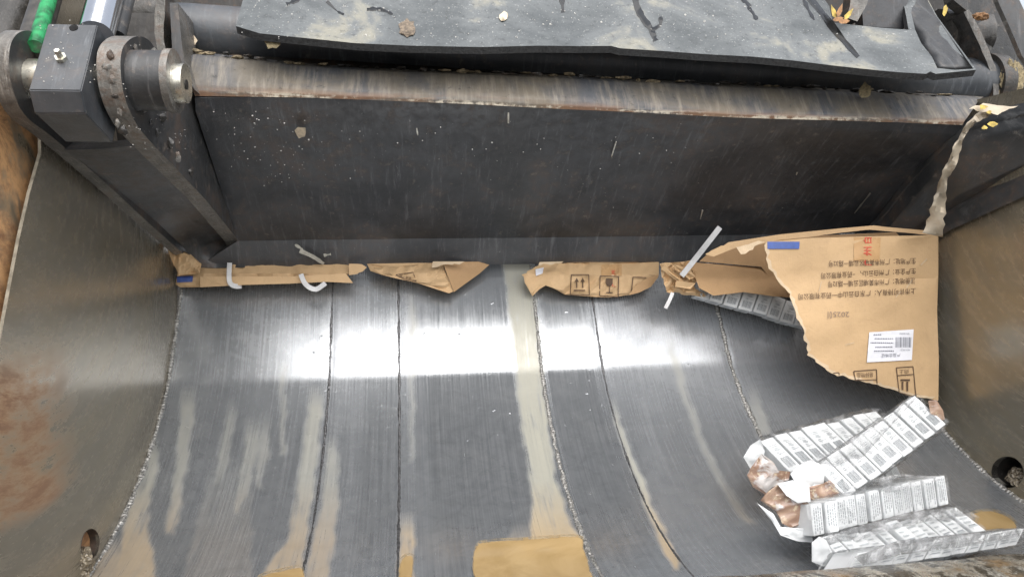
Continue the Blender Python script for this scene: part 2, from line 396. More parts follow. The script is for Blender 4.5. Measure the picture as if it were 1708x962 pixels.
def loft(name, rows, mat, parent=None, ncol=60, thick=(0, .03, .01), jit=0.0, smooth=50, label=None, fs=4, kattr=False):
    """rows: list of polylines of (u,v,s); a sheet between them with a solid back"""
    def resamp(pl, n):
        P = np.array([onS(u, v, s) for u, v, s in pl]); x = np.array([p[0] for p in pl], float)
        t = np.linspace(0, 1, n); xx = (x-x[0])/(x[-1]-x[0]); return np.array([np.interp(t, xx, P[:, i]) for i in range(3)]).T
    Rr = [resamp(r, ncol) for r in rows]; G = []; K = []
    for i in range(len(Rr)-1):
        for k in range(fs):
            t = k/fs; G.append(Rr[i]*(1-t)+Rr[i+1]*t); K += [(i+t)/(len(Rr)-1)]*ncol
    G.append(Rr[-1]); K += [1.0]*ncol
    nr = len(G); V = np.concatenate(G)
    if jit:
        for i in range(len(V)):
            q = V[i]; V[i][1] += jit*noise.noise(Vector((q[0]*5, q[2]*9, 3)))
    B = V+np.array(thick); n = len(V); F = []
    for r in range(nr-1):
        for c in range(ncol-1):
            a = r*ncol+c; F.append((a, a+1, a+1+ncol, a+ncol)); F.append((a+n, a+ncol+n, a+1+ncol+n, a+1+n))
    for c in range(ncol-1):
        F.append((c, c+n, c+1+n, c+1)); a = (nr-1)*ncol+c; F.append((a, a+1, a+1+n, a+n))
    for r in range(nr-1):
        a = r*ncol; F.append((a, a+ncol, a+ncol+n, a+n)); a += ncol-1; F.append((a, a+n, a+n+ncol, a+ncol))
    o = mk(name, [W(p) for p in V]+[W(p) for p in B], F, mat, parent, smooth, attrs={'k': K+K} if kattr else None, label=label)
    return recalc(o), V.reshape(nr, ncol, 3)

def tube(name, pts, rad, mat, parent=None, n=24, jit=0.0, caps=True, world=False, smooth=50, flat=1.0, label=None, seed=0):
    P = [Vector(p) if world else W(p) for p in pts]; rs = rad if isinstance(rad, (list, tuple)) else [rad]*len(P)
    V = []; F = []; up_ = None; rr = random.Random(seed)
    for i, p in enumerate(P):
        d = (P[min(i+1, len(P)-1)]-P[max(i-1, 0)]).normalized()
        if up_ is None:
            up_ = Vector((0, 0, 1)) if abs(d.z) < .9 else Vector((1, 0, 0))
        x = d.cross(up_).normalized(); y = x.cross(d).normalized(); up_ = y
        for k in range(n):
            a = 2*math.pi*k/n; r = rs[i]*(1+jit*rr.uniform(-1, 1)); V.append(p+x*math.cos(a)*r+y*math.sin(a)*r*flat)
    for i in range(len(P)-1):
        for k in range(n): a, b = i*n+k, i*n+(k+1) % n; F.append((a, b, b+n, a+n))
    if caps: F.append(list(range(n))[::-1]); F.append([(len(P)-1)*n+k for k in range(n)])
    return recalc(mk(name, V, F, mat, parent, smooth, label=label))

def hull(name, pts, mat, parent=None, bevel=0.0, smooth=False, label=None):
    bm = bmesh.new()
    for p in pts: bm.verts.new(p)
    bmesh.ops.convex_hull(bm, input=bm.verts[:])
    bmesh.ops.dissolve_limit(bm, angle_limit=R(2), verts=bm.verts[:], edges=bm.edges[:])
    if bevel: bmesh.ops.bevel(bm, geom=bm.edges[:], offset=bevel, segments=2, affect='EDGES', clamp_overlap=True)
    bm.verts.index_update(); V = [v.co.copy() for v in bm.verts]; F = [[v.index for v in f.verts] for f in bm.faces]; bm.free()
    return recalc(mk(name, V, F, mat, parent, smooth, label=label))

def lump(name, c, size, mat, parent=None, seed=0, amp=.5, sub=3, freq=2.0, label=None):
    bm = bmesh.new(); bmesh.ops.create_icosphere(bm, subdivisions=sub, radius=1); bm.verts.index_update()
    V = []; c = W(c)
    for v in bm.verts:
        q = v.co.copy(); f = 1+amp*noise.noise(q*freq+Vector((seed*7.1, seed, 0)))+amp*.5*noise.noise(q*freq*2.7+Vector((seed, 3, 1)))
        V.append(c+Vector((q.x*size[0], q.y*size[1], q.z*size[2]))*f)
    F = [[v.index for v in f.verts] for f in bm.faces]; bm.free()
    return mk(name, V, F, mat, parent, 40, label=label)

_tc = {}
def glyphs(s):
    if s in _tc: return _tc[s]
    c = bpy.data.curves.new('t', 'FONT'); c.body = s; c.resolution_u = 2
    o = bpy.data.objects.new('t', c); COL.objects.link(o); bpy.context.view_layer.update()
    me = bpy.data.meshes.new_from_object(o.evaluated_get(bpy.context.evaluated_depsgraph_get()))
    V = [(v.co.x, v.co.y) for v in me.vertices]; F = [list(p.vertices) for p in me.polygons]
    bpy.data.objects.remove(o); bpy.data.curves.remove(c); bpy.data.meshes.remove(me); _tc[s] = (V, F); return V, F
class Ink:                               # flat marks collected in 2-D, then laid on a surface by fn
    def __init__(s): s.V = []; s.F = []
    def rect(s, x0, y0, x1, y1): s.poly([(x0, y0), (x1, y0), (x1, y1), (x0, y1)])
    def poly(s, P): n = len(s.V); s.V += list(P); s.F.append(list(range(n, n+len(P))))
    def quad(s, A, B, C, D, n=8):
        A, B, C, D = [np.array(x, float) for x in (A, B, C, D)]; g = lambda x, y: tuple((A*(1-x)+B*x)*(1-y)+(D*(1-x)+C*x)*y); b = len(s.V)
        s.V += [g(i/n, j/n) for j in range(n+1) for i in range(n+1)]
        for j in range(n):
            for i in range(n): k = b+j*(n+1)+i; s.F.append([k, k+1, k+n+2, k+n+1])
    def line(s, a, b, w):
        a, b = np.array(a, float), np.array(b, float); d = b-a; d /= np.linalg.norm(d); m_ = np.array([-d[1], d[0]])*w/2
        s.poly([tuple(a+m_), tuple(b+m_), tuple(b-m_), tuple(a-m_)])
    def loop(s, P, w):
        for i in range(len(P)): s.line(P[i], P[(i+1) % len(P)], w)
    def text(s, body, org, ex, ey):      # ex, ey: em vectors in 2-D
        V, F = glyphs(body); n = len(s.V); s.V += [(org[0]+x*ex[0]+y*ey[0], org[1]+x*ex[1]+y*ey[1]) for x, y in V]; s.F += [[i+n for i in f] for f in F]
    def build(s, name, fn, mat, parent, label=None):
        return mk(name, [W(fn(*p)) for p in s.V], s.F, mat, parent, label=label)

# ------------------------------------------------------------------ hopper
CS, CT, RAD = 1.236, .279, .795
def profile():
    P = []
    for k in range(0, 141):
        a = R(-116+k*(76.8/140)); P.append((CS+RAD*math.cos(a), CT+RAD*math.sin(a)))
    e = P[-1]; a0 = R(50.8); s, t = e
    for k in range(120):                  # bend into a flatter upper plate
        f = min(1, k/5); a = a0+(R(62.2)-a0)*f; s += .0058*math.cos(a); t += .0058*math.sin(a); P.append((s, t))
    return np.array(P)
PR = profile(); XL, XR = -.586, 1.314
arc = np.concatenate([[0], np.cumsum(np.hypot(*np.diff(PR, axis=0).T))])
PR_ang = np.arctan2(PR[:, 1], PR[:, 0])   # angle seen from the camera, monotonic on the far side
hopper = thing('truck_hopper', W((.364, 1.2, -.52)), 'polished and mud streaked steel refuse hopper with curved welded floor', 'hopper')

def interp_edges(rows, v):
    r = np.array(rows, float); ok = (v >= r[0, 0]) & (v <= r[-1, 0])
    return np.interp(v, r[:, 0], r[:, 1]), np.interp(v, r[:, 0], r[:, 2]), ok, r
def stain_mask(rows, u, v, soft=9.0):
    l, rr, ok, r = interp_edges(rows, v)
    wob = 2.0*np.sin(v*.09+r[0, 1])+1.3*np.sin(v*.23+r[0, 2])
    d = np.minimum(u-l-wob*.6, rr+wob-u)/soft
    top = np.clip((v-r[0, 0])/40, 0, 1) if r[0, 0] > 445 else 1.0
    d2 = (r[-1, 0]-v)/soft if r[-1, 0] < 960 else 9
    return np.clip(np.minimum(d, d2)+.5, 0, 1)*np.where(v > r[-1, 0]+4, 0, 1)*np.where(v < r[0, 0], 0, 1)*top
STAINS = [  # rows (v, left, right), strength
    ([(430, 838, 890), (560, 855, 897), (640, 862, 906), (700, 868, 914), (800, 884, 928), (850, 888, 944), (895, 882, 964), (990, 880, 985)], .85),
    ([(640, 303, 330), (700, 300, 322), (760, 294, 315), (820, 287, 304), (870, 277, 298), (888, 278, 290)], .55),
    ([(720, 258, 268), (800, 238, 260), (850, 213, 246), (900, 203, 250), (980, 185, 265)], .65),
    ([(660, 384, 396), (760, 364, 384), (808, 357, 367)], .38), ([(690, 412, 440), (760, 406, 430), (820, 393, 414), (856, 390, 399)], .42),
    ([(690, 436, 455), (760, 427, 447), (812, 428, 435)], .38), ([(600, 468, 477), (758, 468, 475)], .45),
    ([(640, 518, 540), (700, 511, 536), (800, 497, 526), (900, 480, 510), (945, 445, 506), (985, 430, 505)], .58),
    ([(720, 548, 562), (800, 540, 566), (850, 535, 563), (900, 521, 558), (990, 505, 545)], .5),
    ([(480, 682, 694), (700, 683, 691), (768, 684, 689)], .35), ([(850, 668, 692), (925, 666, 690), (990, 660, 688)], .65),
    ([(868, 858, 884), (905, 842, 884)], .45), ([(660, 1016, 1024), (740, 1036, 1046), (786, 1055, 1068), (850, 1078, 1092), (890, 1094, 1112), (925, 1110, 1131), (948, 1124, 1130)], .75),
    ([(560, 1108, 1120), (640, 1130, 1143), (756, 1172, 1184), (800, 1197, 1210), (850, 1224, 1240), (872, 1246, 1262)], .4),
    ([(760, 355, 420), (860, 330, 420), (985, 300, 420)], .16), ([(640, 1245, 1262), (725, 1262, 1285)], .4), ([(890, 160, 205), (990, 100, 215)], .55)]
nx, ny = 760, len(PR)
xs = np.linspace(XL, XR, nx)
V = np.zeros((ny, nx, 3)); V[:, :, 0] = xs[None]; V[:, :, 1] = PR[:, 0][:, None]; V[:, :, 2] = PR[:, 1][:, None]
SEAMX = [-.586, -.206, -.036, .324, .484, .831, 1.314]
for i, x in enumerate(SEAMX[1:-1]):       # the plates between the seams are dished very slightly
    V[:, :, 1] += .0016*np.exp(-((xs-x)/.012)**2)[None]
for i in range(6):
    a, b = SEAMX[i], SEAMX[i+1]; t = (xs-a)/(b-a); V[:, :, 1] += np.where((t > 0) & (t < 1), .004*random.uniform(.3, 1.)*np.sin(np.pi*np.clip(t, 0, 1)), 0)[None]
PV = V.reshape(-1, 3); uu, vv = toPix(PV); front = PV[:, 1] > 1.2
dirt = np.zeros(len(PV)); 
for rows, st in STAINS: dirt = np.maximum(dirt, stain_mask(rows, uu, vv)*st*front)
orange = np.clip((vv-800)/110, 0, 1)
dull = np.where((xs > -.586) & (xs < -.206), .25, np.where((xs > .484) & (xs < .831), .65+(xs-.484)*.9, np.where(xs > .831, .9, np.where((xs > -.206) & (xs < -.12), .6, np.where((xs > -.036) & (xs < .03), .6, 0.05)))))
kk = np.ones(9)/9; dull = np.convolve(np.pad(dull, 4, mode='edge'), kk, 'valid')
dull = np.tile(dull, ny)*np.clip((760-vv)/160, .35, 1)
pol = np.tile(np.where(((xs > 0.0) & (xs < .25)) | ((xs > .34) & (xs < .46)), 1.0, 0.2), ny)
UV = np.stack([PV[:, 0], np.repeat(arc, nx)], 1)
idx = np.arange(ny*nx).reshape(ny, nx)
Fq = np.stack([idx[:-1, :-1], idx[:-1, 1:], idx[1:, 1:], idx[1:, :-1]], -1).reshape(-1, 4)
WV = np.stack([PV[:, 0], CP*PV[:, 1]+SP*PV[:, 2], -SP*PV[:, 1]+CP*PV[:, 2]+EYE], 1)
floor = mk('curved_floor', WV.tolist(), Fq.tolist(), M['floor'], hopper, True, dict(dirt=dirt, orange=orange, dull=dull, polish=pol), UV)

def prof_at(s_or_idx): return PR[s_or_idx]
def bead(X, r, mat, i0=16, i1=245, lumps=1.0, seed=1, gap=0.0):
    V_ = []; F_ = []; L = arc[i0]; Lend = arc[min(i1, len(arc)-1)]; n_ = 9; k = 0; ph = 0.0
    while L < Lend:
        s = np.interp(L, arc, PR[:, 0]); t = np.interp(L, arc, PR[:, 1])
        ds = np.interp(L+.004, arc, PR[:, 0])-s; dt = np.interp(L+.004, arc, PR[:, 1])-t; q = math.hypot(ds, dt); ds, dt = ds/q, dt/q
        nr = (-dt, ds)                     # towards the axis
        big = noise.noise(Vector((L*22, seed*5.3, 0))); fine = noise.noise(Vector((L*170, seed*1.7, 4)))
        ph += .0016/(r*1.3)*2*math.pi*(1+.5*fine)
        w = r*max(.25, .85+.55*big+.35*fine+.16*math.sin(ph)); h = w*.75*max(.15, 1-gap*3*max(0, -big))
        xo = r*.55*noise.noise(Vector((L*45, seed, 9)))
        for j in range(n_):
            a = math.pi*j/(n_-1); rad = 1+.3*noise.noise(Vector((L*260, j*1.3, seed)))
            V_.append(W((X+xo+math.cos(a)*w*rad, s+nr[0]*(math.sin(a)*h*rad-.0008), t+nr[1]*(math.sin(a)*h*rad-.0008))))
        k += 1; L += .0016
    for i in range(k-1):
        for j in range(n_-1): a = i*n_+j; F_.append((a, a+1, a+1+n_, a+n_))
    return recalc(mk('weld_seam', V_, F_, mat, hopper, True))
bead(XL+.003, .0062, M['bead'], seed=1, i0=4)
bead(SEAMX[1], .0028, M['bead_dark'], seed=2, lumps=1.5, gap=.05)
bead(SEAMX[2], .0030, M['bead_dark'], seed=3, lumps=1.4, gap=.05)
bead(SEAMX[3], 0.0052, M['bead'], seed=4, gap=.2)
bead(SEAMX[4], .0024, M['bead_dark'], seed=5, lumps=1.8)
bead(SEAMX[5], .0062, M['bead'], seed=6, gap=.12)
bead(XR-.004, .0072, M['bead'], seed=7, i0=4)

# side walls
wall_poly = [tuple(p) for p in PR[::6]]
def flare(t): return -.10*max(0, t+.05)
rimline = [onX(u, v, XL) for u, v in ((100, 255), (75, 320), (50, 395), (25, 480), (0, 572), (-40, 720))]
lw = [(p[0], p[1]) for p in PR[8::6]]+[(2.0, .75), (1.45, .75)]+[(p[1], p[2]) for p in rimline]
def ell(cu_, cv_, ru, rv, X, n=28, rot=0.0):
    out = []
    for k in range(n):
        a = 2*math.pi*k/n; du, dv = ru*math.cos(a), rv*math.sin(a); c, s_ = math.cos(rot), math.sin(rot)
        p = onX(cu_+du*c-dv*s_, cv_+du*s_+dv*c, X); out.append((p[1], p[2]))
    return out
hl = ell(150, 907, 15, 26, XL, rot=.12); hr = ell(1681, 787, 27, 26, XR, rot=.5)
lwall = sheet('side_wall', lw, lambda s, t: (XL+flare(t), s, t), lambda s, t, p: p+np.array([-.005, 0, 0]), [M['wallL'], M['edge_dull']], hopper, step=.12, holes=[hl], label='left side wall with rust and a dirt filled hole')
rw = [(p[0], p[1]) for p in PR[8::6]]+[(2.0, .45), (1.3, .40), (.75, .1)]
rwall = sheet('side_wall', rw, lambda s, t: (XR, s, t), lambda s, t, p: p+np.array([.014, 0, 0]), [M['wallR'], M['edge']], hopper, step=.12, holes=[hr], label='right side wall, olive grey, with a round hole')
# outer rusty frame on the left, beyond the liner
sheet('outer_frame_wall', [(.75, -.6), (1.9, -.6), (1.9, .17), (1.55, .30), (1.40, .40), (.75, .5)], lambda s, t: (XL-.016+flare(t), s, t), lambda s, t, p: p+np.array([-.02, 0, 0]), [M['wallO'], M['edge']], hopper, step=.2, label='rust orange outer wall strip')
for hole, X, sg, nm in ((hl, XL, -1, 'drain_hole'), (hr, XR, 1, 'drain_hole')):
    n = len(hole); c = np.mean(hole, axis=0); V_ = [W((X-sg*.001, *p)) for p in hole]+[W((X+sg*.07, *p)) for p in hole]+[W((X+sg*.07, *c))]
    F_ = [(k, (k+1) % n, (k+1) % n+n, k+n) for k in range(n)]+[(k+n, (k+1) % n+n, 2*n) for k in range(n)]
    o = mk(nm, V_, F_, M['dark'], lwall if sg < 0 else rwall, 40)
cl = onX(140, 937, XL); lump('clod', (XL-.004, cl[1], cl[2]), (.02, .017, .026), M['rock'], None, 3, .5, 3).name = 'dirt_clod'
tag(bpy.data.objects['dirt_clod'], 'wet gravelly clod spilling from the hole low in the left wall', 'dirt clod')
cr = onX(1688, 797, XR); o = lump('dirt_clod', (XR+.022, cr[1], cr[2]-.004), (.022, .030, .022), M['rock'], None, 5, .45, 3)
tag(o, 'glistening gravel clod lodged in the round hole of the right wall', 'dirt clod')

# sill at the near edge, scraped top with glints painted as pale streaks
s0 = onS(1330, 950, 1.0); 
SILL_S, SILL_T = 1.0, s0[2]
V_ = []; F_ = []; n = 140
prof_s = [(.0, -.12), (.0, -.004), (-.004, .0), (-.05, .006), (-.11, .0), (-.13, -.03), (-.13, -.12)]
for k in range(n):
    x = XL+(XR-XL)*k/(n-1)
    for (ds, dt) in prof_s: V_.append(W((x, SILL_S+ds+.004*noise.noise(Vector((x*14, ds*30, 0))), SILL_T+dt+.003*noise.noise(Vector((x*11, 5, ds*20))))))
m_ = len(prof_s)
for k in range(n-1):
    for j in range(m_-1): a = k*m_+j; F_.append((a, a+1, a+1+m_, a+m_))
recalc(mk('loading_sill', V_, F_, M['sillm'], hopper, 50))
# front bulkhead far behind the blade
V_ = [W(p) for p in ((-1.2, 2.45, -.2), (2.1, 2.45, -.2), (2.1, 2.45, 1.6), (-1.2, 2.45, 1.6), (-1.2, 2.5, -.2), (2.1, 2.5, -.2), (2.1, 2.5, 1.6), (-1.2, 2.5, 1.6))]
recalc(mk('bulkhead', V_, [(0, 1, 2, 3), (7, 6, 5, 4), (0, 3, 7, 4), (1, 5, 6, 2), (3, 2, 6, 7), (0, 4, 5, 1)], M['dark'], hopper))

# ground under everything
g = mk('ground', [(-30, -30, -.02), (30, -30, -.02), (30, 30, -.02), (-30, 30, -.02)], [(0, 1, 2, 3)], mat_plain('asphalt', (.05, .05, .052), .85, 0, .3, 12, .4)); tag(g, kind='structure')

# ------------------------------------------------------------------ puddles
def surf_t(s): # trough height t at forward distance s on the far part
    return np.interp(s, PR[:, 0], PR[:, 1])
def puddle(name, outline, label):
    P = [np.array(p) for p in crom(outline, 5, True)]
    def fn(u, v):
        d = ray(u, v); A = d[1]**2+d[2]**2; B = -2*(d[1]*CS+d[2]*CT); C = CS*CS+CT*CT-RAD*RAD
        k = (-B+math.sqrt(max(0, B*B-4*A*C)))/(2*A); p = d*k
        nrm = np.array([0, CS-p[1], CT-p[2]])/RAD
        return p+nrm*.0028
    o = sheet(name, [tuple(p) for p in P], fn, lambda u, v, p: p+(p-np.array([p[0], CS, CT]))/RAD*.004, [M['mud'], M['mud']], None, step=4, smooth=60)
    PP = np.array([tuple(p) for p in P]); vs = np.array([list(Winv(o.matrix_basis @ v.co)) for v in o.data.vertices]); uu_, vv_ = toPix(vs); ed = []
    for a_, b_ in zip(uu_, vv_):
        A_ = PP; B_ = np.roll(PP, -1, 0); d_ = B_-A_; tt = np.clip(((np.array([a_, b_])-A_)*d_).sum(1)/np.maximum((d_*d_).sum(1), 1e-9), 0, 1)
        ed.append(min(1, np.sqrt((((A_+d_*tt[:, None])-np.array([a_, b_]))**2).sum(1)).min()/9))
    at = o.data.attributes.new('edge', 'FLOAT', 'POINT'); at.data.foreach_set('value', np.array(ed, dtype=np.float32))
    tag(o, label, 'puddle', kind='structure'); return o
puddle('puddle', [(795, 908), (812, 901), (880, 897), (964, 893), (976, 915), (986, 950), (994, 985), (900, 1000), (820, 992), (789, 960), (788, 925)], 'murky tan puddle at the foot of the wide mud streak')
puddle('puddle', [(1606, 866), (1625, 853), (1655, 850), (1680, 858), (1697, 874), (1690, 888), (1655, 889), (1622, 882)], 'small brown puddle right of the wrapped packs')
puddle('puddle', [(668, 932), (690, 926), (690, 950), (684, 985), (664, 985)], 'thin tan puddle beside the middle weld seam')
puddle('puddle', [(430, 962), (470, 949), (505, 946), (503, 985), (440, 985)], 'shallow tan puddle left of the second weld seam')

# ------------------------------------------------------------------ packing blade
blade = thing('packing_blade', W((.364, 1.75, .08)), 'black worn steel packing blade spanning the hopper with mounting arms', 'packing blade')
loft('lower_lip', [[(330, 447, 1.965), (560, 443, 1.967), (820, 441, 1.968), (1100, 438, 1.968), (1400, 434, 1.968)],
                   [(331, 444, 1.962), (560, 440, 1.963), (820, 438, 1.963), (1100, 435, 1.963), (1400, 431, 1.963)],
                   [(396, 402, 1.925), (560, 399, 1.925), (820, 397, 1.925), (1100, 394, 1.925), (1400, 390, 1.925)]], M['lip'], blade, 90, (0, .028, .012), .003)
_, FG = loft('face_plate', [[(394, 402, 1.926), (700, 398, 1.926), (1100, 394, 1.926), (1470, 388, 1.926)],
                    [(361, 290, 1.72), (700, 290, 1.72), (1100, 292, 1.72), (1540, 296, 1.72)],
                    [(326, 185, 1.555), (700, 186, 1.555), (1100, 200, 1.555), (1600, 226, 1.555)],
                    [(325, 163, 1.535), (500, 164, 1.535), (700, 170, 1.535), (900, 180, 1.535), (1100, 191, 1.535), (1605, 208, 1.535)]], M['blade'], blade, 120, (0, .05, .06), .006)
loft('top_band', [[(318, 86, 1.60), (502, 105, 1.60), (623, 114, 1.60), (897, 124, 1.60), (1219, 140, 1.60), (1500, 154, 1.60), (1640, 162, 1.60)],
                  [(318, 93, 1.565), (502, 111, 1.565), (623, 119, 1.565), (897, 130, 1.565), (1219, 146, 1.565), (1500, 159, 1.565), (1632, 167, 1.565)],
                  [(320, 140, 1.532), (502, 148, 1.532), (654, 154, 1.532), (897, 165, 1.532), (1219, 184, 1.532), (1500, 192, 1.532), (1612, 197, 1.532)],
                  [(322, 152, 1.531), (502, 157, 1.531), (654, 164, 1.531), (897, 174, 1.531), (1219, 191, 1.531), (1500, 198, 1.531), (1607, 204, 1.531)],
                  [(325, 160, 1.534), (502, 163, 1.534), (654, 169, 1.534), (897, 180, 1.534), (1219, 196, 1.534), (1500, 204, 1.534), (1605, 209, 1.534)]],
     M['band'], blade, 160, (0, .05, .01), .006, kattr=True)
# side arms with rounded eyes; the right pair mirrors the left pair
MIR = XL+XR
def arm(outline, X, slope, s0_, thick, mats, mirror, name='side_arm'):
    P = [tuple(p) for p in outline]
    def fn(u, v):
        p = onX(u, v, X, slope, s0_); return p
    def fin(p): return np.array([MIR-p[0], p[1], p[2]]) if mirror else p
    return sheet(name, P, lambda u, v: fin(fn(u, v)), lambda u, v, p: p+np.array([thick if mirror else -thick, 0, 0]), mats, blade, step=26, smooth=30)
P2o = [tuple(p) for p in crom([(273, 260), (230, 211), (208, 162), (201, 114), (205, 80), (224, 62), (247, 66), (264, 90), (280, 112)], 5)]+[(300, 128), (345, 134), (368, 190), (384, 250), (398, 310), (408, 370), (409, 436), (399, 403), (341, 331)]
P1o = [tuple(p) for p in crom([(122, 258), (81, 224), (46, 197), (27, 167), (16, 122), (17, 78), (30, 56), (50, 52), (72, 66), (84, 92)], 5)]+[(100, 130), (130, 175), (190, 240), (262, 330), (318, 400), (334, 446), (300, 418), (250, 374), (190, 318)]
for mir in (False,):
    arm(P2o, -.43, 0, 0, .034, [M['arm'], M['rim']], mir)
    arm(P1o, -.578, .035, 1.35, .024, [M['arm'], M['rim']], mir)
def mirp(p, mir): return np.array([MIR-p[0], p[1], p[2]]) if mir else np.array(p)
def slabq(name, rows, mat, mir, thick=(0, .03, .03), nsub=6):
    """rows of hopper-frame points (left->right)"""
    rows = [[mirp(p, mir) for p in r] for r in rows]; V_ = []; F_ = []; nc = len(rows[0])
    for r in rows: V_ += [W(p) for p in r]
    n_ = len(V_)
    for r in rows: V_ += [W(np.array(p)+np.array(thick)) for p in r]
    for i in range(len(rows)-1):
        for j in range(nc-1):
            a = i*nc+j; F_.append((a, a+1, a+1+nc, a+nc)); F_.append((a+n_, a+nc+n_, a+1+nc+n_, a+1+n_))
    for j in range(nc-1): F_.append((j, j+n_, j+1+n_, j+1)); a = (len(rows)-1)*nc+j; F_.append((a, a+1, a+1+n_, a+n_))
    for i in range(len(rows)-1):
        a = i*nc; F_.append((a, a+nc, a+nc+n_, a+n_)); a += nc-1; F_.append((a, a+n_, a+n_+nc, a+nc))
    return recalc(mk(name, V_, F_, mat, blade, 30))
for mir in (False,):
    # web plate between the two arms, added back plate coloured dark for the void's shade
    sx = lambda u, v, X: (u, v, float(onX(u, v, X)[1]))
    loft('web_plate', [[sx(106, 250, -.578), sx(130, 266, -.578), sx(190, 313, -.573), sx(250, 361, -.567), sx(300, 406, -.558), (334, 447, 1.958)],
                       [sx(165, 249, -.52), sx(190, 265, -.52), sx(250, 318, -.52), sx(310, 370, -.515), sx(350, 408, -.51), (370, 447, 1.956)],
                       [sx(230, 243, -.460), sx(250, 260, -.460), sx(296, 303, -.460), sx(335, 342, -.456), sx(398, 404, -.452), (408, 446, 1.954)]], M['arm'], blade, 40, (0, .035, .02), .003)
    slabq('shade_back_plate', [[(-.60, 1.66, .22), (-.447, 1.66, .22)], [(-.60, 1.60, .42), (-.447, 1.60, .42)], [(-.60, 1.66, .60), (-.447, 1.66, .60)]], M['dark'], mir, (0, .02, 0))
    for mr in ((1.05, .0),):
        pc = (0, 1.245, .342)
        tube('pivot_bush', [mirp((-.445, pc[1], pc[2]), mir), mirp((-.378, pc[1], pc[2]), mir)], .047, M['arm'], blade, 40)
        tube('pivot_bush', [mirp((-.379, pc[1], pc[2]), mir), mirp((-.368, pc[1], pc[2]), mir)], .050, M['rim'], blade, 40)
        pin = tube('pivot_pin', [mirp((-.62, pc[1], pc[2]), mir), mirp((-.352, pc[1]-.002, pc[2]-.004), mir)], .031, M['nickel'], blade, 40)
        tube('pin_shade_disc', [mirp((-.3525, pc[1]-.004, pc[2]-.006), mir), mirp((-.3505, pc[1]-.004, pc[2]-.006), mir)], .008, M['dark'], pin, 16)  # flat dark disc, the recess shade is its colour
loft('side_arm', [[(1440, 412, 1.90), (1478, 375, 1.82), (1520, 322, 1.71), (1560, 276, 1.62), (1588, 244, 1.56), (1605, 229, 1.535), (1625, 217, 1.51), (1650, 207, 1.475), (1730, 189, 1.38)],
                  [(1442, 416, 1.895), (1480, 382, 1.81), (1524, 332, 1.70), (1564, 288, 1.61), (1592, 258, 1.55), (1610, 245, 1.52), (1630, 235, 1.495), (1654, 226, 1.462), (1730, 208, 1.37)],
                  [(1450, 430, 1.91), (1500, 398, 1.80), (1550, 356, 1.69), (1600, 320, 1.58), (1660, 292, 1.49), (1730, 266, 1.40)],
                  [(1455, 434, 1.93), (1520, 400, 1.80), (1560, 372, 1.71), (1600, 346, 1.63), (1660, 316, 1.53), (1730, 284, 1.44)],
                  [(1465, 444, 1.93), (1540, 407, 1.735), (1590, 381, 1.63), (1650, 354, 1.52), (1730, 318, 1.39)]], M['arm'], blade, 50, (0, .03, .03), .004, label='right side arm meeting the wall')
# hinge tube at the top, its end cap and the rear shelf under the rubber
ta = onS(296, 52, 1.66); tb = onS(1640, 142, 1.66)
tube('hinge_tube', [ta+np.array([0, 0, 0]), ta*.5+tb*.5, tb], [.058, .058, .062], M['block'], blade, 48)
tube('hinge_collar', [ta+np.array([-.022, 0, -.003]), ta+np.array([.006, 0, -.003])], .072, M['rim'], blade, 48)
tube('hinge_collar', [tb+np.array([-.004, 0, 0]), tb+np.array([.03, 0, 0])], .075, M['grease'], blade, 48)
loft('tube_shelf', [[(300, 66, 1.66), (800, 82, 1.70), (1300, 108, 1.70), (1640, 130, 1.66)], [(305, 100, 1.61), (800, 126, 1.61), (1300, 150, 1.61), (1640, 172, 1.60)]], M['dark'], blade, 50, (0, .05, .0), .008)  # shelf colour darkened to paint the shade under the rubber
# upright plate at the tube's left end
sheet('end_plate', [(283, 5), (296, 5), (300, 40), (306, 100), (325, 150), (300, 112), (288, 96)], lambda u, v: onS(u, v, 1.50), lambda u, v, p: p+np.array([0, .10, .0]), [M['arm'], M['rim']], blade, step=0)

rg = random.Random(31)
def grime(u, v, X, r, k):
    p = onX(u, v, X); 
    lump('grease_clot', p, (r*rg.uniform(.5, .9), r*rg.uniform(.7, 1.3), r*rg.uniform(.7, 1.5)), M['grease'] if k % 3 else M['rim'], blade, k, .6, 2, 2.2)
for k, (u, v) in enumerate([(232, 96), (238, 120), (231, 150), (240, 178), (252, 204), (262, 222), (226, 80), (246, 92), (282, 240), (296, 262), (318, 286), (236, 136), (258, 92), (270, 196)]):
    grime(u, v, -.4285, rg.uniform(.004, .009), k)
for k, (u, v) in enumerate([(186, 132), (192, 160), (200, 184), (184, 92), (196, 205), (205, 218), (178, 112), (190, 146)]):
    p = onX(u, v, -.448); q = p*(1-.012/np.linalg.norm(p)); lump('grease_clot', q, (rg.uniform(.003, .007), .004, rg.uniform(.004, .009)), M['grease'] if k % 2 else M['rim'], blade, 40+k, .6, 2, 2.2)
for k in range(60):                       # dried muck packed in the seam above the band
    u = 310+k*21.5+rg.uniform(-10, 10); v = np.interp(u, [318, 502, 623, 897, 1219, 1500, 1640], [86, 105, 114, 124, 140, 154, 162])+rg.uniform(-3, 3)
    lump('muck_clot', onS(u, v, 1.585+rg.uniform(-.01, .01)), (rg.uniform(.004, .020), .007, rg.uniform(.002, .0045)), M[rg.choice(['grease', 'muck', 'grease'])], blade, 80+k, .7, 2, 2.4)
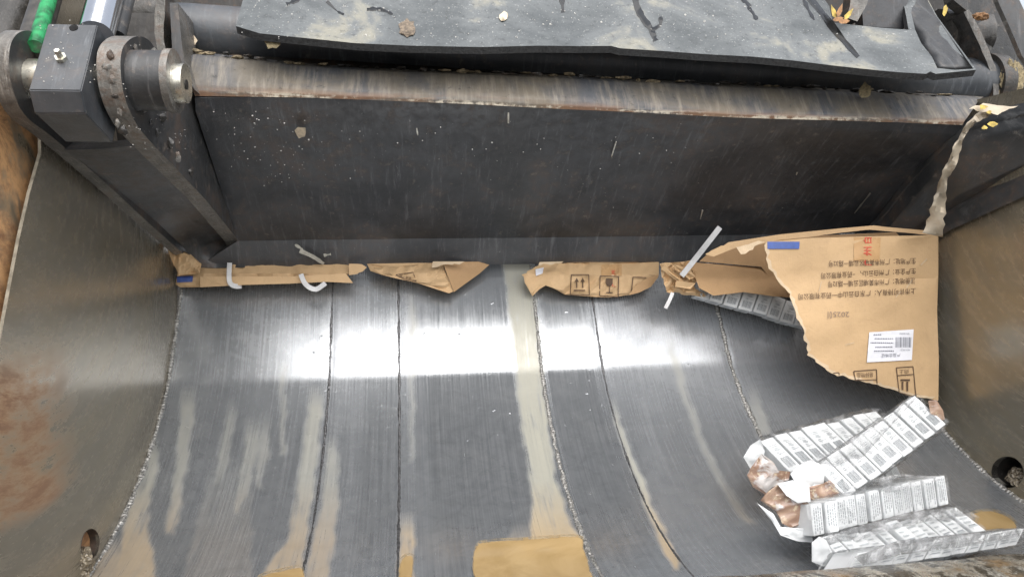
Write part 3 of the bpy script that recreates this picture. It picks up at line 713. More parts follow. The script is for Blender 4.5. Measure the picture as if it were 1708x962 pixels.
# rubber sheet resting over the tube
FP0 = onS(850, 85, 1.475); FN = np.array([0, -.80, .60])
low = [(395, 46), (435, 59), (502, 65), (593, 73), (684, 79), (800, 81), (897, 80), (960, 80), (1018, 79), (1032, 83), (1100, 87), (1171, 93), (1250, 98), (1316, 104), (1380, 112), (1437, 119), (1490, 125), (1534, 128), (1541, 124), (1550, 128), (1580, 125), (1617, 121)]
flap_out = low+[(1560, 29), (1542, -8), (1530, -60), (1450, -60), (1508, 12), (1514, 51), (1460, 46), (1389, 38), (1384, 10), (1330, -60), (420, -60)]
def flapfn(u, v):
    p = onP(u, v, FP0, FN); dv = max(0, v-20)/80
    return p + np.array([0, .012*noise.noise(Vector((u*.006, v*.012, 1)))-.012*dv, 0])*1.0
flap = sheet('rubber_flap', flap_out, flapfn, lambda u, v, p: p+np.array([0, .010, -.011]), [M['rubber'], M['rubber_edge']], blade, step=22)
def onflap(u, v, k=.0012): p = flapfn(u, v); return p*(1-k/np.linalg.norm(p)*1.2)
def blot(name, pts, mat, parent, fn, thick=.002, label=None, step=0):
    return sheet(name, pts, fn, lambda u, v, p: p*(1+thick/np.linalg.norm(p)), [mat, mat], parent, step=step, smooth=50, label=label)
def ribbonpts(c, w, seed=0, jit=3.0):
    r = random.Random(seed); C = crom(c, 4); L = []; Rr = []
    for i, p in enumerate(C):
        d = C[min(i+1, len(C)-1)]-C[max(i-1, 0)]; d = d/np.linalg.norm(d); nn = np.array([-d[1], d[0]]); ww = w*(1-.5*abs(i/len(C)-.3))/2+r.uniform(-jit, jit)*.5
        L.append(tuple(p+nn*max(.6, ww))); Rr.append(tuple(p-nn*max(.6, ww)))
    return L+Rr[::-1]
for i, (c, w) in enumerate([([(1058, -5), (1062, 15), (1072, 34), (1084, 50), (1092, 70)], 11), ([(1100, 30), (1099, 44), (1085, 52)], 6), ([(938, -5), (940, 20)], 8),
                            ([(1238, -5), (1252, 14), (1262, 34)], 9), ([(1345, -8), (1372, 22), (1398, 60), (1426, 98)], 13), ([(500, -4), (492, 2), (478, 8)], 7), ([(545, 2), (562, 18), (574, 24)], 4),
                            ([(612, 16), (634, 16), (655, 24)], 7), ([(1340, 0), (1358, 34)], 6)]):
    blot('oil_streak', ribbonpts(c, w, i), M['oil'], flap, lambda u, v: onflap(u, v, .0009), .0008)

blot('damp_patch', [(1530, -30), (1541, -8), (1558, 28), (1612, 119), (1582, 121), (1553, 118), (1546, 98), (1533, 76), (1525, 52), (1519, 22)], mat_paint('damp_black_rubber', (.018, .019, .02), (.05, .052, .055), (.25, .45), .1, .25), flap, lambda u, v: onflap(u, v, .0009), .0008, step=18)

# ------------------------------------------------------------------ hydraulic cylinder at the left arms
cyl = thing('hydraulic_cylinder', W((-.5, 1.2, .33)), 'hydraulic ram with chrome rod and dark square end block', 'hydraulic ram')
bl, br = -.543, -.472
fr = [(1.148, .296), (1.212, .418)]
pts = []
for X in (bl, br):
    for s, t in ((1.150, .300), (1.212, .418), (1.165, .270), (1.262, .247), (1.335, .375)): pts.append(W((X, s, t)))
blk = hull('end_block', pts, M['block'], cyl, .0015)
def onblock(u, v, k=.0015):
    p0 = np.array([0, 1.150, .300]); nn = np.array([0, -.118, .062]); nn /= np.linalg.norm(nn); p = onP(u, v, p0, nn); return p+nn*k
nn = np.array([0, -.118, .062]); nn /= np.linalg.norm(nn)
c = onblock(103, 99, 0); tube('grease_nipple', [c, c+nn*.006, c+nn*.0061, c+nn*.012, c+nn*.013, c+nn*.018], [.0085, .0085, .005, .004, .0052, .004], M['nickel'], blk, 6, smooth=20)
c = onblock(123, 47, 0); tube('bolt_hole_shade_disc', [c-nn*.001, c+nn*.0011], .0062, M['hole'], blk, 20)  # black disc, the hole's darkness is painted
r0, r1 = onS(160, 60, 1.28), onS(190, -60, 1.42)
tube('piston_rod', [r0, r1], .027, M['chrome'], cyl, 40)
tube('guide_tube', [onS(196, 62, 1.34), onS(226, -60, 1.47)], .013, M['arm'], cyl, 24)
gr = thing('hydraulic_pipe', W(onS(70, 30, 1.3)), 'grimy hydraulic pipe with bright green painted face', 'pipe')
tube('pipe', [onS(50, 90, 1.25), onS(96, -60, 1.45)], .022, M['hose'], gr, 24)
tube('green_sleeve', [onS(59, 78, 1.238), onS(100, -60, 1.41)], .0115, M['green'], gr, 24)
for i, (a, b, w, m_) in enumerate([((-10, 66), (36, -60), .022, 'arm'), ((22, 66), (66, -60), .012, 'grease')]):
    pass
frame = thing('tailgate_frame', W((-.7, 1.5, .5)), 'dark greasy tailgate frame members behind the left cylinder', 'frame')
tube('frame_bar', [onS(-22, 90, 1.45), onS(40, -60, 1.6)], .045, M['grease'], frame, 20, flat=.5)
tube('frame_bar', [onS(30, 80, 1.50), onS(72, -60, 1.62)], .012, M['rim'], frame, 12)
tube('cross_tube', [onS(90, 26, 1.75), onS(275, 30, 1.75)], .05, M['grease'], frame, 30)
tube('cross_tube', [onS(90, 96, 1.72), onS(290, 100, 1.72)], .045, M['dark'], frame, 30)
tube('end_boss', [onS(112, 22, 1.60), onS(122, 26, 1.62)], .028, M['rim'], frame, 30)
def flange(px_line, s, w, mat, parent, depth=.05):
    return sheet('flange', ribbonpts(px_line, w, 3, 1.0), lambda u, v: onS(u, v, s), lambda u, v, p: p+np.array([0, depth, 0]), [mat, M['grease']], parent, step=0)
flange([(270, -20), (266, 30), (266, 62), (273, 100)], 1.52, 17, M['rim'], frame)
# a box girder and a bearing housing seen to the right above the arm
rf = thing('bearing_housing', W(onS(1660, 80, 1.7)), 'grimy bearing housing and flange at the blade right end', 'bearing housing')
tube('housing_barrel', [onS(1560, 58, 1.70), onS(1632, 62, 1.70)], [.060, .062], M['grease'], rf, 40, jit=.03)
flange([(1612, 18), (1632, 58), (1648, 95), (1660, 130), (1662, 185)], 1.60, 12, M['rim'], rf, .06)
sheet('cheek_plate', [(1575, -60), (1650, -60), (1716, 52), (1716, 180), (1672, 190), (1668, 130), (1652, 88), (1622, 26), (1590, 0)], lambda u, v: onS(u, v, 1.62+(u-1600)*.0006), lambda u, v, p: p+np.array([0, .03, 0]), [M['grease'], M['rim']], rf, step=30)
sheet('guard_strip', [(1640, -60), (1672, -60), (1716, 34), (1716, 110), (1704, 92), (1684, 45), (1668, 10)], lambda u, v: onS(u, v, 1.50), lambda u, v, p: p+np.array([0, .012, 0]), [M['arm'], M['rim']], rf, step=0)
bx = thing('bracket', W(onS(1470, 20, 1.6)), 'dark upright bracket rising through the notch in the rubber sheet', 'bracket')
sheet('bracket_plate', [(1424, -60), (1462, -60), (1446, 8), (1430, 36), (1412, 30), (1418, 10)], lambda u, v: onS(u, v, 1.545), lambda u, v, p: p+np.array([0, .03, 0]), [M['rim'], M['dark']], bx, step=0)
sheet('bracket_web', [(1432, -60), (1548, -60), (1512, 8), (1508, 48), (1440, 44)], lambda u, v: onS(u, v, 1.60), lambda u, v, p: p+np.array([0, .03, 0]), [M['blade'], M['dark']], bx, step=0)

# ------------------------------------------------------------------ cardboard
def towards(u, v, p, k): return p*(1+k/np.linalg.norm(p))
def offcam(k): return lambda u, v, p: p*(1+k/np.linalg.norm(p))
def surf_mark(sf, k=.0008):
    def f(u, v): p = onS(u, v, sf(u, v)); return p*(1-k/np.linalg.norm(p))
    return f
def cardsheet(name, outline, sf, parent, mats=None, step=10, thick=.005, label=None):
    return sheet(name, outline, lambda u, v: onS(u, v, sf(u, v)), offcam(thick), mats or [M['card'], M['cardedge']], parent, step=step, smooth=28, label=label)
def nz(u, v, f=.03, s=0): return noise.noise(Vector((u*f, v*f, s)))

# left flattened box
bL = thing('flattened_carton', W(onS(440, 475, 1.94)), 'long flattened brown carton pinched under the blade at left, with two white straps', 'carton')
sL = lambda u, v: 1.930+max(0, 462-v)*.0016+(.012 if v > 461+(u-300)*-.012 else 0)+.009*nz(u, v, .045)+.014*abs(nz(u, v*.6, .05, 4))-(.0 if u > 330 else (330-u)*-.0004)
outL = [(262, 392), (276, 398), (320, 425), (345, 436), (590, 436), (586, 446), (592, 452), (578, 459), (589, 472), (545, 470), (480, 473), (410, 475), (330, 479), (300, 479), (293, 474), (296, 455), (291, 440), (288, 425), (276, 408)]
pL = cardsheet('panel', outL, sL, bL, step=5)
ik = Ink(); ik.quad((295, 461), (322, 460), (321, 470), (295, 471)); ik.build('blue_mark', surf_mark(sL, .003), M['blue'], pL)
ik = Ink()
cardsheet('lower_fold', [(334, 461), (480, 461), (577, 456), (589, 472), (545, 470), (480, 473), (410, 475), (334, 479)], lambda u, v: 1.922+.004*nz(u, v, .02, 4), bL, step=9)
def strap(pts, w, parent, name='strap', thick=.0012):
    """pts (u,v,s) centre line, ribbon of px half width given per point"""
    C = crom(pts, 5); V_ = []; F_ = []
    for i, p in enumerate(C):
        q = onS(*p); d = C[min(i+1, len(C)-1)][:2]-C[max(i-1, 0)][:2]; d /= np.linalg.norm(d); nx_ = np.array([-d[1], d[0]])
        a = onS(p[0]+nx_[0]*w/2, p[1]+nx_[1]*w/2, p[2]); b = onS(p[0]-nx_[0]*w/2, p[1]-nx_[1]*w/2, p[2]); t_ = np.array([0, thick, 0])
        V_ += [W(a), W(b), W(b+t_), W(a+t_)]
    n_ = len(C)
    for i in range(n_-1):
        for j in range(4): a, b = i*4+j, i*4+(j+1) % 4; F_.append((a, b, b+4, a+4))
    F_.append((0, 1, 2, 3)); F_.append((n_*4-1, n_*4-2, n_*4-3, n_*4-4))
    return recalc(mk(name, V_, F_, M['strap'], parent, 40))
strap([(383, 438, 1.93), (382, 460, 1.912), (384, 472, 1.910), (392, 477, 1.914), (403, 477, 1.93)], 8, bL)
strap([(502, 457, 1.915), (507, 470, 1.905), (516, 479, 1.90), (528, 482, 1.905), (543, 472, 1.925)], 8, bL)
cardsheet('crushed_corner', torn((264, 394), (292, 412), 4, 2, 61)+[(318, 424), (336, 440), (333, 456), (312, 458)]+torn((298, 460), (286, 430), 5, 2, 62)+[(278, 412)], lambda u, v: 1.915+.04*abs(noise.noise(Vector((u*.07, v*.04, 3)))), bL, step=4)
# loose fold between
bM = thing('crumpled_carton', W(onS(720, 480, 1.94)), 'crumpled brown carton corner pointing down, hanging below the blade left of the mud streak', 'carton')
sM = lambda u, v: 1.925+max(0, 455-v)*.002+.014*nz(u, v, .035)+.03*abs(nz(u+v, v, .045, 3))
pM = cardsheet('panel', [(612, 440), (738, 437), (756, 486), (749, 489), (693, 471), (660, 464), (636, 458), (618, 452)], sM, bM, step=5)
cardsheet('folded_side', [(738, 437), (822, 436), (800, 456), (757, 487)], lambda u, v: 1.935+(u-738)*.0004+.004*nz(u, v), bM, [M['card_shade'], M['cardedge']], step=9)
cardsheet('torn_scrap', torn((582, 440), (612, 440), 4, 1)+torn((612, 446), (592, 461), 5, 1.5, 4)+[(582, 459)], lambda u, v: 1.934, bM, step=0)
cardsheet('torn_scrap', torn((720, 446), (770, 440), 9, 2.5, 7)+[(775, 436), (722, 436)], lambda u, v: 1.92, bM, [M['cardedge'], M['cardedge']], step=0)
ik = Ink(); ik.loop([(660, 458), (689, 454), (694, 469), (676, 466)], 1.2); ik.text('禁止翻滚', (666, 462), (5, 1), (.5, -5)); ik.build('printed_symbol', surf_mark(sM, .003), M['ink'], pM)
# carton with handling marks
bA = thing('marked_carton', W(onS(985, 490, 1.94)), 'squashed brown carton with two up arrows and a glass symbol under the blade', 'carton')
sA = lambda u, v: 1.925+max(0, 458-v)*.0018+.009*nz(u, v, .04, 3)+.022*abs(nz(u+v*.5, v*.7, .05, 9))+(.012*math.sin((u-868)/50*3.1) if u < 920 else 0)
outA = torn((898, 443), (870, 458), 5, 2, 1)+torn((870, 458), (888, 494), 6, 2, 2)+[(888, 494), (900, 482), (910, 476), (922, 480), (942, 491), (978, 494), (1015, 496), (1048, 492), (1068, 484), (1085, 472), (1099, 458), (1099, 436), (905, 436)]
pA = cardsheet('panel', outA, sA, bA, step=5)
mk_ = surf_mark(sA, .0045)
ik = Ink(); ik.loop([(953, 458), (982, 458), (983, 492), (951, 491)], 1.5)
for x in (962, 972): ik.rect(x-1, 468, x+1, 480); ik.poly([(x-3.6, 470), (x, 463), (x+3.6, 470)])
ik.rect(957, 483, 976, 485.2); ik.build('arrow_symbol', mk_, M['ink'], pA); ik = Ink()
ik.loop([(1001, 460), (1032, 461), (1031, 495), (1000, 493)], 1.5)
ik.poly([(1011, 464), (1022, 464), (1022, 473), (1019, 477), (1013, 477), (1010, 472)]); ik.rect(1016, 477, 1017.4, 487); ik.rect(1011, 487, 1022, 489)
ik.build('glass_symbol', mk_, M['ink'], pA); ik = Ink()
ik.line((1053, 487), (1056, 462), 1.5); ik.line((1056, 462), (1078, 463), 1.5); ik.build('printed_symbol', mk_, M['ink'], pA)
ik = Ink(); ik.quad((1003, 441), (1037, 441), (1037, 460), (1003, 460)); ik.build('tape', surf_mark(sA, .002), M['tape'], pA)
ik = Ink(); ik.text('州', (1026, 458), (0, -8), (-8, 0)); ik.build('red_tape_print', surf_mark(sA, .004), M['red'], pA); ik = Ink(); ik.text('广', (1027, 479), (0, -8), (-8, 0)); ik.build('red_tape_print', surf_mark(sA, .004), M['red'], pA)
ik = Ink(); ik.poly([(893, 449), (907, 446), (905, 456), (894, 460)]); ik.build('label_scrap', surf_mark(sA, .006), M['label'], pA)
cardsheet('folded_corner', [(1049, 492), (1058, 478), (1072, 468), (1099, 457), (1098, 462), (1086, 478), (1066, 488)], lambda u, v: 1.908, bA, [M['card_shade'], M['cardedge']], step=8)
cardsheet('torn_edge', torn((898, 442), (940, 440), 9, 2.2, 12)+[(940, 436), (900, 437)], lambda u, v: 1.91, bA, [M['cardedge'], M['cardedge']], step=0)

# big torn carton at right
bR = thing('torn_carton', W(onS(1450, 660, 1.66)), 'large torn brown carton with upside down printing and a white barcode label', 'carton')
def sR(u, v):
    s = 1.665-.00005*(v-390); s += .00022*max(0, 1400-u); s += .007*math.exp(-((v-462)/9.)**2)*(1 if u > 1430 else .4)+.009*nz(u, v, .012, 2)+.006*abs(nz(u*.6+v, v*.4, .02, 6))
    return s
tear = torn((1275, 408), (1282, 448), 5, 2.5, 21)+torn((1282, 448), (1318, 490), 8, 2.2, 22)+torn((1318, 490), (1328, 530), 6, 2.5, 23)+torn((1328, 530), (1342, 556), 5, 2.5, 24)+torn((1342, 556), (1346, 592), 7, 3.5, 25)+torn((1346, 592), (1392, 624), 8, 2.2, 26)+torn((1392, 624), (1450, 638), 9, 2, 27)+torn((1450, 638), (1510, 658), 9, 2, 28)+torn((1510, 658), (1564, 668), 6, 1.5, 29)
outR = tear+[(1565, 668), (1566, 600), (1563, 520), (1565, 460), (1565, 392), (1460, 394), (1350, 397), (1284, 403)]
pR = cardsheet('front_panel', outR, sR, bR, step=13, thick=.006)
mr = surf_mark(sR, .0025)
# pale fluting shown along the tear
ik = Ink()
r_ = random.Random(5)
inn = [(x+r_.uniform(2, 6), y-r_.uniform(1, 5)) for x, y in tear]
for i in range(len(tear)-1): ik.poly([tear[i], tear[i+1], inn[i+1], inn[i]])
ik.build('torn_edge', surf_mark(sR, .0016), M['cardedge'], pR)
ik = Ink(); ik.quad((1280, 403), (1334, 403), (1333, 415), (1280, 415)); ik.build('blue_mark', mr, M['blue'], pR)
ik = Ink()
for body, x0, y0, x1, y1 in (('上市许可持有人：广东白云山中一药业有限公司', 1528, 481, 1332, 491), ('注册地址：广州市黄埔区云埔一路32号', 1527, 464, 1381, 470), ('生产企业：广州白云山中一药业有限公司', 1528, 448, 1370, 456), ('生产地址：广州市黄埔区云埔一路32号', 1528, 431, 1382, 436)):
    Vg, _ = glyphs(body); L_ = max(p[0] for p in Vg); e = (np.array([x1, y1])-np.array([x0, y0]))/L_; eh = 11.0
    ik.text(body, (x0, y0), tuple(e), (0, eh)); ik.build('printed_line', mr, M['ink'], pR); ik = Ink()
def SYM():
    global ik
    ik.build('printed_symbol', mr, M['ink'], pR); ik = Ink()
ik.text('向上', (1516, 616), (-8, .5), (0, 8))
ik.loop([(1495, 613), (1523, 611), (1528, 662), (1500, 654)], 1.6); ik.line((1497, 626), (1524, 624), 1.6)
ik.rect(1502, 632, 1518, 635); ik.rect(1504, 636, 1507, 650); ik.rect(1512, 636, 1515, 652)
SYM()
ik.line((1424, 619), (1462, 616), 1.6); ik.line((1424, 619), (1427, 634), 1.6); ik.line((1462, 616), (1463, 640), 1.6); ik.line((1426, 634), (1462, 633), 1.4)
ik.text('易碎物品', (1457, 621), (-7, .3), (0, 9)); SYM()
ik.line((1390, 622), (1399, 621), 1.6); ik.line((1399, 621), (1400, 625), 1.6); SYM()
ik = Ink(); ik.text('2025', (1417, 520), (-14, 0), (0, 12)); ik.text('01', (1388, 519), (-9, 0), (0, 18)); ik.build('date_stamp', mr, M['fade'], pR)
ik = Ink(); ik.quad((1424, 396), (1469, 396), (1467, 436), (1424, 436)); ik.build('tape', surf_mark(sR, .0018), M['tape'], pR)
for ch, y_, h_ in (('州', 427, 17), ('白', 407, 13), ('广', 443, 10)):
    ik = Ink(); ik.text(ch, (1453, y_), (0, -h_), (-15, 0)); ik.build('red_tape_print', surf_mark(sR, .0035), M['red'], pR)
ik = Ink(); ik.quad((1450, 554), (1524, 549), (1521, 600), (1446, 604)); lab = ik.build('shipping_label', surf_mark(sR, .0035), M['label'], pR)
ik = Ink()
for k in range(11):
    w = (2.2, 1.1, 1.6)[k % 3]; x = 1494+k*2.5; ik.rect(x, 562, x+w*.6, 579)
for j, (x0, x1) in enumerate(((1457, 1470), (1459, 1490), (1452, 1490), (1460, 1489), (1458, 1491))):
    y = 557+j*6.8; x = x0
    while x < x1: w = r_.uniform(1, 3.5); ik.rect(x, y, min(x+w, x1), y+1.6); x += w+.8
ik.text('产品合格证', (1502, 589), (-6.4, .3), (0, 6.6)); ik.text('NO.0325', (1518, 582), (-4.2, 0), (0, 4)); ik.text('SN 20250', (1517, 555), (-4.2, 0), (0, 4))
ik.build('label_print', surf_mark(sR, .0052), M['lab_ink'], pR)
ik = Ink()
for a_, b_, w_ in (((1546, 432), (1536, 442), 2.2), ((1522, 466), (1512, 480), 1.8), ((1502, 486), (1494, 496), 1.4), ((1410, 575), (1425, 571), 1.2), ((1370, 470), (1366, 486), 1.2)): ik.line(a_, b_, w_)
ik.build('scuff_mark', mr, M['cardedge'], pR)
# top flap rim and inside
cardsheet('top_flap', torn((1176, 424), (1215, 405), 6, 1.6, 31)+[(1215, 404), (1300, 391), (1400, 381)]+torn((1457, 376), (1480, 379), 3, .8, 32)+[(1540, 384), (1568, 388), (1566, 394), (1520, 389), (1450, 383), (1395, 389), (1345, 396), (1300, 400), (1266, 408), (1230, 412), (1190, 428)], lambda u, v: 1.672+.00025*max(0, 1560-u), bR, [M['card'], M['cardedge']], step=16)
cardsheet('inner_wall', [(1166, 436), (1180, 424), (1215, 407), (1260, 402), (1300, 398), (1345, 394), (1560, 384), (1560, 470), (1290, 470), (1270, 445)], lambda u, v: 1.86-.0002*(u-1170), bR, [M['card_shade'], M['cardedge']], step=20)
cardsheet('curled_tear', torn((1228, 412), (1270, 400), 6, 1.5, 33)+torn((1276, 404), (1232, 428), 8, 2.8, 34), lambda u, v: 1.70, bR, [M['cardedge'], M['cardedge']], step=0)
cardsheet('side_panel', [(1150, 437), (1200, 441), (1280, 446), (1330, 490), (1332, 497), (1290, 494), (1240, 487), (1190, 493), (1166, 480)], lambda u, v: 1.80+(490-v)*.0012+.006*nz(u, v, .02, 8), bR, [M['card_shade'], M['cardedge']], step=12)
def crump(u, v): return 1.84+.03*abs(noise.noise(Vector((u*.05, v*.09, 2))))+.02*nz(u, v, .12, 5)
cardsheet('crushed_corner', torn((1100, 440), (1150, 434), 6, 2, 41)+torn((1150, 434), (1166, 460), 4, 2, 42)+torn((1166, 460), (1158, 478), 3, 2, 43)+torn((1158, 478), (1178, 494), 4, 2, 44)+torn((1178, 494), (1112, 487), 10, 2, 45)+torn((1112, 487), (1100, 440), 7, 2, 46), crump, bR, step=5)
for i, P in enumerate(([(1108, 442), (1140, 468), (1136, 474), (1102, 448)], [(1122, 440), (1150, 448), (1160, 462), (1150, 466), (1128, 450)], [(1128, 468), (1160, 472), (1152, 482), (1126, 478)])):
    cardsheet('crease_fold', P, lambda u, v: 1.825+.02*nz(u, v, .15, i), bR, [M['card'], M['card_shade']], step=6)
st = thing('loose_strap', W(onS(1120, 500, 1.8)), 'pale grey plastic strap end poking up out of the crushed carton corner', 'strap')
strap([(1201, 379, 1.72), (1180, 406, 1.75), (1158, 434, 1.79), (1137, 460, 1.815)], 9, st, 'strap_band')
strap([(1122, 488, 1.83), (1117, 500, 1.82), (1110, 514, 1.80)], 6, st, 'strap_tail')

# ------------------------------------------------------------------ wrapped packs of cartons
def pack(name, label, P00, P10, P01, thick, n, style, group='shrink wrapped packs of white cartons', film=True, gap=.0016, brown=None, seed=0, parent=None):
    """P00 upper-left, P10 upper-right, P01 lower-left corners of the printed face (hopper frame)"""
    rr = random.Random(seed)
    p0, L, H = [np.array(x) for x in (P00, P10-P00, P01-P00)]
    nrm = np.cross(L, H); nrm /= np.linalg.norm(nrm)
    if nrm@p0 < 0: nrm = -nrm            # pointing away from the camera
    root = thing(name, W(p0+L*.5+H*.5+nrm*thick), label, 'carton pack', group)
    for k in range(n):
        a = p0+L*(k/n)+L/np.linalg.norm(L)*gap+nrm*(rr.uniform(0, .004)+.004*math.sin(k*1.3+seed))+H*rr.uniform(-.025, .025); l = L/n-L/np.linalg.norm(L)*gap*2; dirn = l/np.linalg.norm(l)
        tilt = nrm*rr.uniform(-.003, .003)+H*rr.uniform(-.02, .02)
        c8 = [a, a+l+tilt, a+l+H+tilt, a+H]; c8 += [c+nrm*thick for c in c8]
        cb = hull('carton', [W(c) for c in c8], M['carton'], root, .0009)
        Hn = H; hl_ = np.linalg.norm(H); wl_ = np.linalg.norm(l)
        def fn(x, y, a=a, l=l, tilt=tilt): return a+l*x+H*y+tilt*x-nrm*.0009
        ik = Ink(); ik2 = Ink()
        if style == 'barcode':
            for j in range(8): ik.rect(.18+j*.085, .58, .18+j*.085+(.05, .03, .04)[j % 3], .88)
            ik.text('中一', (.25, .54), (.30, 0), (0, -.10*1.6)); 
            for j in range(3): ik2.rect(.2+.07*j, .20+.05*j, .78-.05*j, .22+.05*j)
            ik2.poly([(.25, .36), (.55, .30), (.75, .36), (.6, .40)])
        elif style == 'lines':
            for j in range(4):
                x = .16+j*.2; y = rr.uniform(.06, .14)
                while y < rr.uniform(.7, .93): h = rr.uniform(.03, .12); ik.rect(x, y, x+.07, y+h); y += h+.025
        elif style == 'grid':
            for j in range(5):
                y = .1+j*.16; ik2.rect(.12, y, rr.uniform(.5, .88), y+.05)
            ik.rect(.2, .70, .8, .74)
            if rr.random() < .5: ik.text('OTC', (.15, .62), (.28, 0), (0, -.10))
        if ik.V: ik.build('carton_print', fn, M['print'], cb)
        if ik2.V: ik2.build('carton_print', fn, M['print2'], cb)
        # side print on the narrow face nearest the viewer (below H end)
        ik3 = Ink()
        for j in range(3): ik3.rect(.2, .2+.22*j, rr.uniform(.5, .85), .27+.22*j)
        ik3.build('side_print', lambda x, y, a=a, l=l: a+l*x+H*1.0+H/hl_*.0009+nrm*thick*y, M['print2'], cb)
    if film:                              # wrinkled film sleeve, a little larger than the block
        e = .0045; Ln = L/np.linalg.norm(L); Hh = H/np.linalg.norm(H); bm = bmesh.new(); N1, N2 = 44, 30
        ring = []
        w_, t_ = np.linalg.norm(H)+2*e, thick+2*e; per = 2*(w_+t_)
        for i in range(N1+1):
            x = -e-.004+(np.linalg.norm(L)+2*e+.008)*i/N1; row = []
            pin = 1.0-.10*max(0, 1-min(i, N1-i)/3)
            for j in range(N2):
                q = per*j/N2
                if q < w_: y, z = q, 0
                elif q < w_+t_: y, z = w_, q-w_
                elif q < 2*w_+t_: y, z = w_-(q-w_-t_), t_
                else: y, z = 0, t_-(q-2*w_-t_)
                y = (y-w_/2)*pin+w_/2; z = (z-t_/2)*pin+t_/2
                p = p0+Ln*x+Hh*(y-e)+nrm*(z-e)
                d = .0028*noise.noise(Vector((x*40, q*60, seed*3.3)))+.0015*noise.noise(Vector((x*120, q*40, seed)))
                p = p+(Hh*(1 if y > w_*.99 else -1 if y < .01*w_ else 0)+nrm*(1 if z > t_*.99 else -1 if z < .01*t_ else 0))*d
                row.append(bm.verts.new(W(p)))
            ring.append(row)
        for i in range(N1):
            for j in range(N2): bm.faces.new((ring[i][j], ring[i][(j+1) % N2], ring[i+1][(j+1) % N2], ring[i+1][j]))
        bm.verts.index_update(); V_ = [v.co.copy() for v in bm.verts]; F_ = [[v.index for v in f.verts] for f in bm.faces]; bm.free()
        mk('film_wrap', V_, F_, M['film'], root, True)
    return root
def crumpled_end(parent, pts, dep, mat, name, seed=0, label=None, amp=.008, thick=.006):
    """crumpled sheet whose outline is pts; dep = forward distance function"""
    return sheet(name, pts, lambda u, v: onD(u, v, dep(u, v)+amp*(abs(noise.noise(Vector((u*.045, v*.045, seed))))*1.6-.5)+amp*.3*nz(u, v, .14, seed)), offcam(thick), [mat, mat], parent, step=5, smooth=50, label=label)

pk1 = pack('carton_pack', 'topmost wrapped pack of white cartons, slanting up to the right across the pile', onD(1361, 776, 1.42), onD(1527, 660, 1.50), onD(1412, 829, 1.385), .045, 9, 'barcode', seed=1)
crumpled_end(pk1, [(1318, 790), (1330, 776), (1350, 768), (1366, 772), (1376, 790), (1374, 806), (1352, 815), (1330, 810)], lambda u, v: 1.415, M['carton'], 'folded_end', 2)
crumpled_end(pk1, [(1338, 814), (1372, 806), (1384, 800), (1404, 818), (1412, 830), (1398, 838), (1366, 838), (1346, 830)], lambda u, v: 1.405, M['picture'], 'printed_end', 3)
crumpled_end(pk1, [(1548, 668), (1562, 666), (1573, 684), (1576, 699), (1562, 703), (1552, 690)], lambda u, v: 1.475, M['picture'], 'printed_end', 9, amp=.006)
sheet('film_tail', [(1430, 772), (1366, 800), (1340, 770), (1400, 745), (1480, 695), (1518, 660), (1530, 662)], lambda u, v: onD(u, v, 1.425+.006*nz(u, v, .05, 1)), offcam(.0008), [M['film2'], M['film2']], pk1, step=8, smooth=60)
pk2 = pack('carton_pack', 'wrapped carton pack just behind the topmost one, its left end torn open and brown', onD(1268, 731, 1.55), onD(1462, 683, 1.64), onD(1318, 783, 1.50), .05, 9, 'barcode', seed=2)
crumpled_end(pk2, [(1240, 762), (1252, 742), (1268, 732), (1276, 752), (1270, 772), (1252, 782)], lambda u, v: 1.535, M['carton'], 'folded_end', 4)
crumpled_end(pk2, [(1252, 780), (1270, 756), (1290, 770), (1298, 784), (1318, 786), (1316, 800), (1288, 812), (1276, 824), (1256, 812), (1246, 792)], lambda u, v: 1.49, M['picture'], 'printed_end', 5)
pk3 = pack('carton_pack', 'wrapped pack with upright grey text columns, under the two slanting packs', onD(1352, 842, 1.33), onD(1574, 793, 1.44), onD(1357, 894, 1.315), .08, 12, 'lines', seed=3)
sheet('film_tail', [(1354, 846), (1440, 800), (1500, 790), (1560, 794), (1572, 800), (1460, 826)], lambda u, v: onD(u, v, 1.385+.008*nz(u, v, .05, 7)), offcam(.0008), [M['film2'], M['film2']], pk3, step=8, smooth=60)
crumpled_end(pk3, [(1268, 834), (1280, 820), (1296, 808), (1326, 812), (1340, 830), (1356, 846), (1354, 876), (1320, 880), (1304, 872), (1294, 852)], lambda u, v: 1.36, M['picture'], 'printed_end', 6)
crumpled_end(pk3, [(1262, 838), (1290, 856), (1302, 878), (1354, 882), (1356, 904), (1330, 902), (1302, 892), (1286, 866)], lambda u, v: 1.345, M['carton'], 'folded_end', 7)
crumpled_end(pk3, [(1296, 806), (1322, 800), (1350, 812), (1352, 836), (1330, 838), (1312, 826)], lambda u, v: 1.35, M['carton'], 'folded_end', 17)
pk4 = pack('carton_pack', 'wide wrapped pack lying flat below the text column pack, nearer the sill', onD(1368, 898, 1.30), onD(1594, 848, 1.42), onD(1412, 944, 1.235), .04, 11, 'grid', seed=4)
crumpled_end(pk4, [(1354, 904), (1366, 894), (1378, 900), (1404, 944), (1392, 952), (1354, 936)], lambda u, v: 1.262, M['carton'], 'folded_end', 8)
pk5 = pack('carton_pack', 'flattest wrapped pack of cartons, lowest and nearest the sill at right', onD(1430, 921, 1.185), onD(1716, 880, 1.33), onD(1410, 953, 1.165), .055, 12, 'grid', seed=5)
pk7 = pack('carton_pack', 'short wrapped pack half hidden between the topmost pack and the text column pack', onD(1452, 800, 1.50), onD(1494, 772, 1.56), onD(1462, 822, 1.48), .04, 4, 'lines', seed=8)
